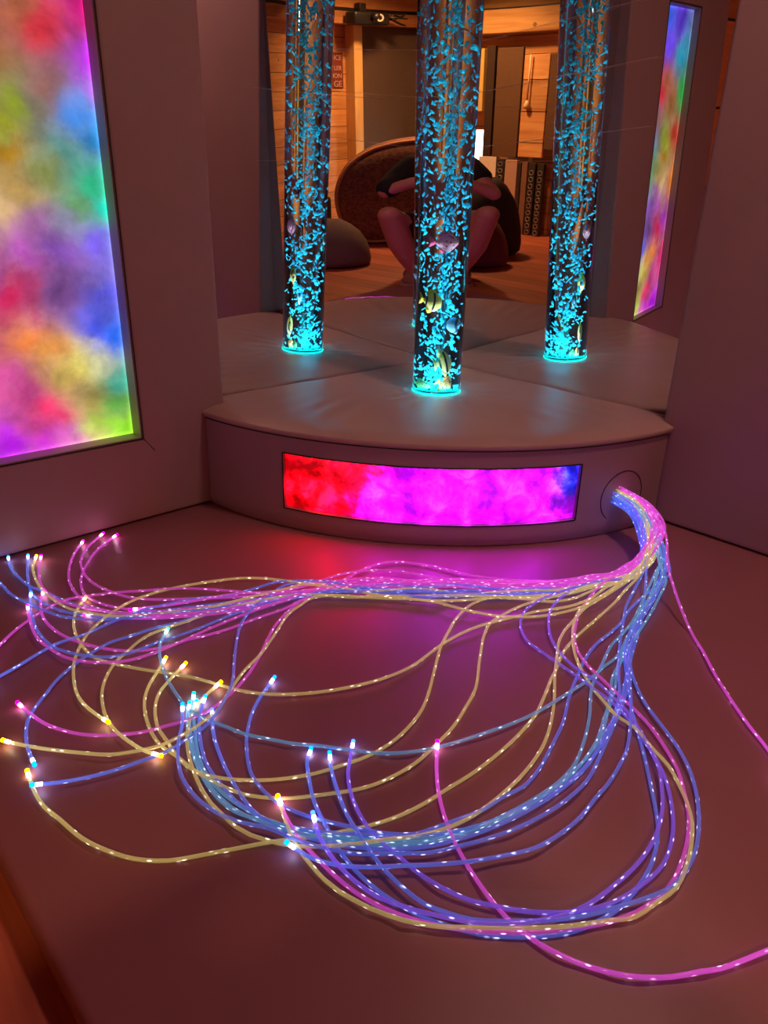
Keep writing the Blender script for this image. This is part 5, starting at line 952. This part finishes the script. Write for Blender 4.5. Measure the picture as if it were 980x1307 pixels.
# hair
bm = bmesh.new()
ico(bm, hp(-.022, 0, .035), (.100, .086, .100), 3, hrot); ico(bm, hp(-.07, 0, -.03), (.05, .07, .07), 3, hrot)
for v in bm.verts: v.co += Vector((mnoise.noise(v.co*40), mnoise.noise(v.co*40+Vector((9, 0, 0))), mnoise.noise(v.co*40+Vector((0, 9, 0)))))*.004
link_mesh('hair', voxel(bm, .008), plain('brown_hair', (.05, .025, .015, 1), .6, scale=200, bump=.6), pe)
for sg in (-1, 1):
    bm = bmesh.new(); ico(bm, hp(.079, sg*.031, .004), (.010, .014, .008), 2, hrot); e_ = mesh_obj('eye', bm, M_EYEW, pe)
    bm = bmesh.new(); ico(bm, hp(.0875, sg*.031, .003), (.004, .006, .006), 2, hrot); mesh_obj('pupil', bm, M_EYE, e_)
for sg, an in ((1, 'anR'), (-1, 'anL')):
    a = Vector(J[an]); bm = bmesh.new()
    f_ = lambda f, r, z: W(a.x+f, a.y+r, FZ+z)
    ico(bm, f_(-.02, 0, .05), (.05, .045, .052), 2, hrot.copy()); ico(bm, f_(.04, 0, .038), (.05, .042, .04), 2, hrot); ico(bm, f_(.11, 0, .032), (.065, .046, .034), 2, hrot)
    for v in bm.verts: v.co.z = max(v.co.z, FZ+.012)
    sh_ = link_mesh('trainer', voxel(bm, .007), plain('trainer_cloth', (.30, .12, .11, 1), .7, scale=120), pe)
    bm = bmesh.new(); 
    pts = [(-.07, .0), (-.055, .038), (.04, .043), (.12, .048), (.165, .03), (.175, 0), (.165, -.03), (.12, -.048), (.04, -.043), (-.055, -.038)]
    lo_ = [bm.verts.new(f_(x, y, .0)) for x, y in pts]; hi_ = [bm.verts.new(f_(x, y, .018)) for x, y in pts]
    bm.faces.new(lo_); bm.faces.new(hi_[::-1])
    for i in range(len(pts)): bm.faces.new((lo_[i], hi_[i], hi_[(i+1) % len(pts)], lo_[(i+1) % len(pts)]))
    bmesh.ops.recalc_face_normals(bm, faces=bm.faces)
    mesh_obj('sole', bm, plain('trainer_sole', (.5, .36, .33, 1), .6), sh_, smooth=False)
# phone held in both hands, just behind the point of view
ph = thing('mobile_phone', 'black mobile phone held in both hands of the crouching person', 'phone', W(-.035, 0, .67))
bm = bmesh.new(); box(bm, (-.038, -.005, -.0), (.038, .005, .16), .004, 3)
prot = Matrix((Rv, Fv, Vector((0, 0, 1)))).transposed().to_4x4()
bm.transform(Matrix.Translation(W(-.035, 0, .67)) @ prot); mesh_obj('phone_body', bm, M_BLK, ph, smooth=False)
for zz in (.125, .145):
    bm = bmesh.new(); cyl(bm, Vector((.022, .004, zz)), Vector((.022, .0065, zz)), .007, .007, 20); bm.transform(Matrix.Translation(W(-.035, 0, .67)) @ prot); mesh_obj('camera_lens', bm, plain('lens_glass', (.02, .02, .03, 1), .1), ph, smooth=False)

# ------------------------------------------------------------------ lamps of the room, one added over the mat
M_LAMP = emit('lamp_glow', (1, .62, .30, 1), 6.0)
def ceiling_lamp(label, x, y, e, size, col=(1, .56, .27), spread=180):
    r = thing('ceiling_light', label, 'light', (x, y, RZ-.06), 'ceiling lights')
    bm = bmesh.new(); lathe(bm, [(0, .06), (.13, .06), (.14, .05), (.14, .02), (.125, .02), (.125, .04), (0, .04)], 40, (x, y, RZ-.06)); mesh_obj('housing', bm, M_BLK, r)
    bm = bmesh.new(); lathe(bm, [(0, .012), (.08, .014), (.12, .022), (.124, .038), (0, .039)], 40, (x, y, RZ-.06)); mesh_obj('diffuser', bm, M_LAMP, r)
    l = bpy.data.lights.new('lamp', 'AREA'); l.shape = 'DISK'; l.size = size; l.energy = e; l.color = col
    l.spread = math.radians(spread); o = bpy.data.objects.new('lamp', l); C.objects.link(o); o.parent = r; o.location = (0, 0, -.002)
ceiling_lamp('round ceiling light over the open floor near the pine walls', 3.35, -3.3, 42, .25, (1, .50, .20), 125)
ceiling_lamp('added ceiling light out of view over the padded mat', 1.6, -.55, 13.5, .25, (1, .50, .42))  # fill lamp added to brighten the pads and mat
w = bpy.data.worlds.new('room'); bpy.context.scene.world = w; w.use_nodes = True
w.node_tree.nodes['Background'].inputs[0].default_value = (.5, .3, .22, 1); w.node_tree.nodes['Background'].inputs[1].default_value = .02

# ------------------------------------------------------------------ camera
cam = bpy.data.cameras.new('camera'); co = bpy.data.objects.new('camera', cam); C.objects.link(co)
fw = Vector((-.6760707, .6251940, -.3899498)); rt = Vector((.6720456, .7401953, .0215803)); up = Vector((-.3021309, .2474742, .9205832))
M4 = Matrix((rt, up, -fw)).transposed().to_4x4(); M4.translation = Vector((1.86773, -1.95109, .81228))
co.matrix_world = M4
cam.sensor_fit = 'VERTICAL'; cam.sensor_height = 36; cam.sensor_width = 27; cam.lens = 926.243*36/1307; cam.clip_start = .01
sc = bpy.context.scene; sc.camera = co
sc.view_settings.view_transform = 'Standard'; sc.view_settings.look = 'None'; sc.view_settings.gamma = 1; sc.view_settings.use_curve_mapping = False
sc.view_settings.exposure = 0
cy = sc.cycles
cy.use_denoising = True
cy.max_bounces = 26; cy.glossy_bounces = 14; cy.transmission_bounces = 22; cy.transparent_max_bounces = 16; cy.diffuse_bounces = 4
cy.sample_clamp_indirect = 6; cy.blur_glossy = .3; cy.caustics_refractive = True; cy.caustics_reflective = True
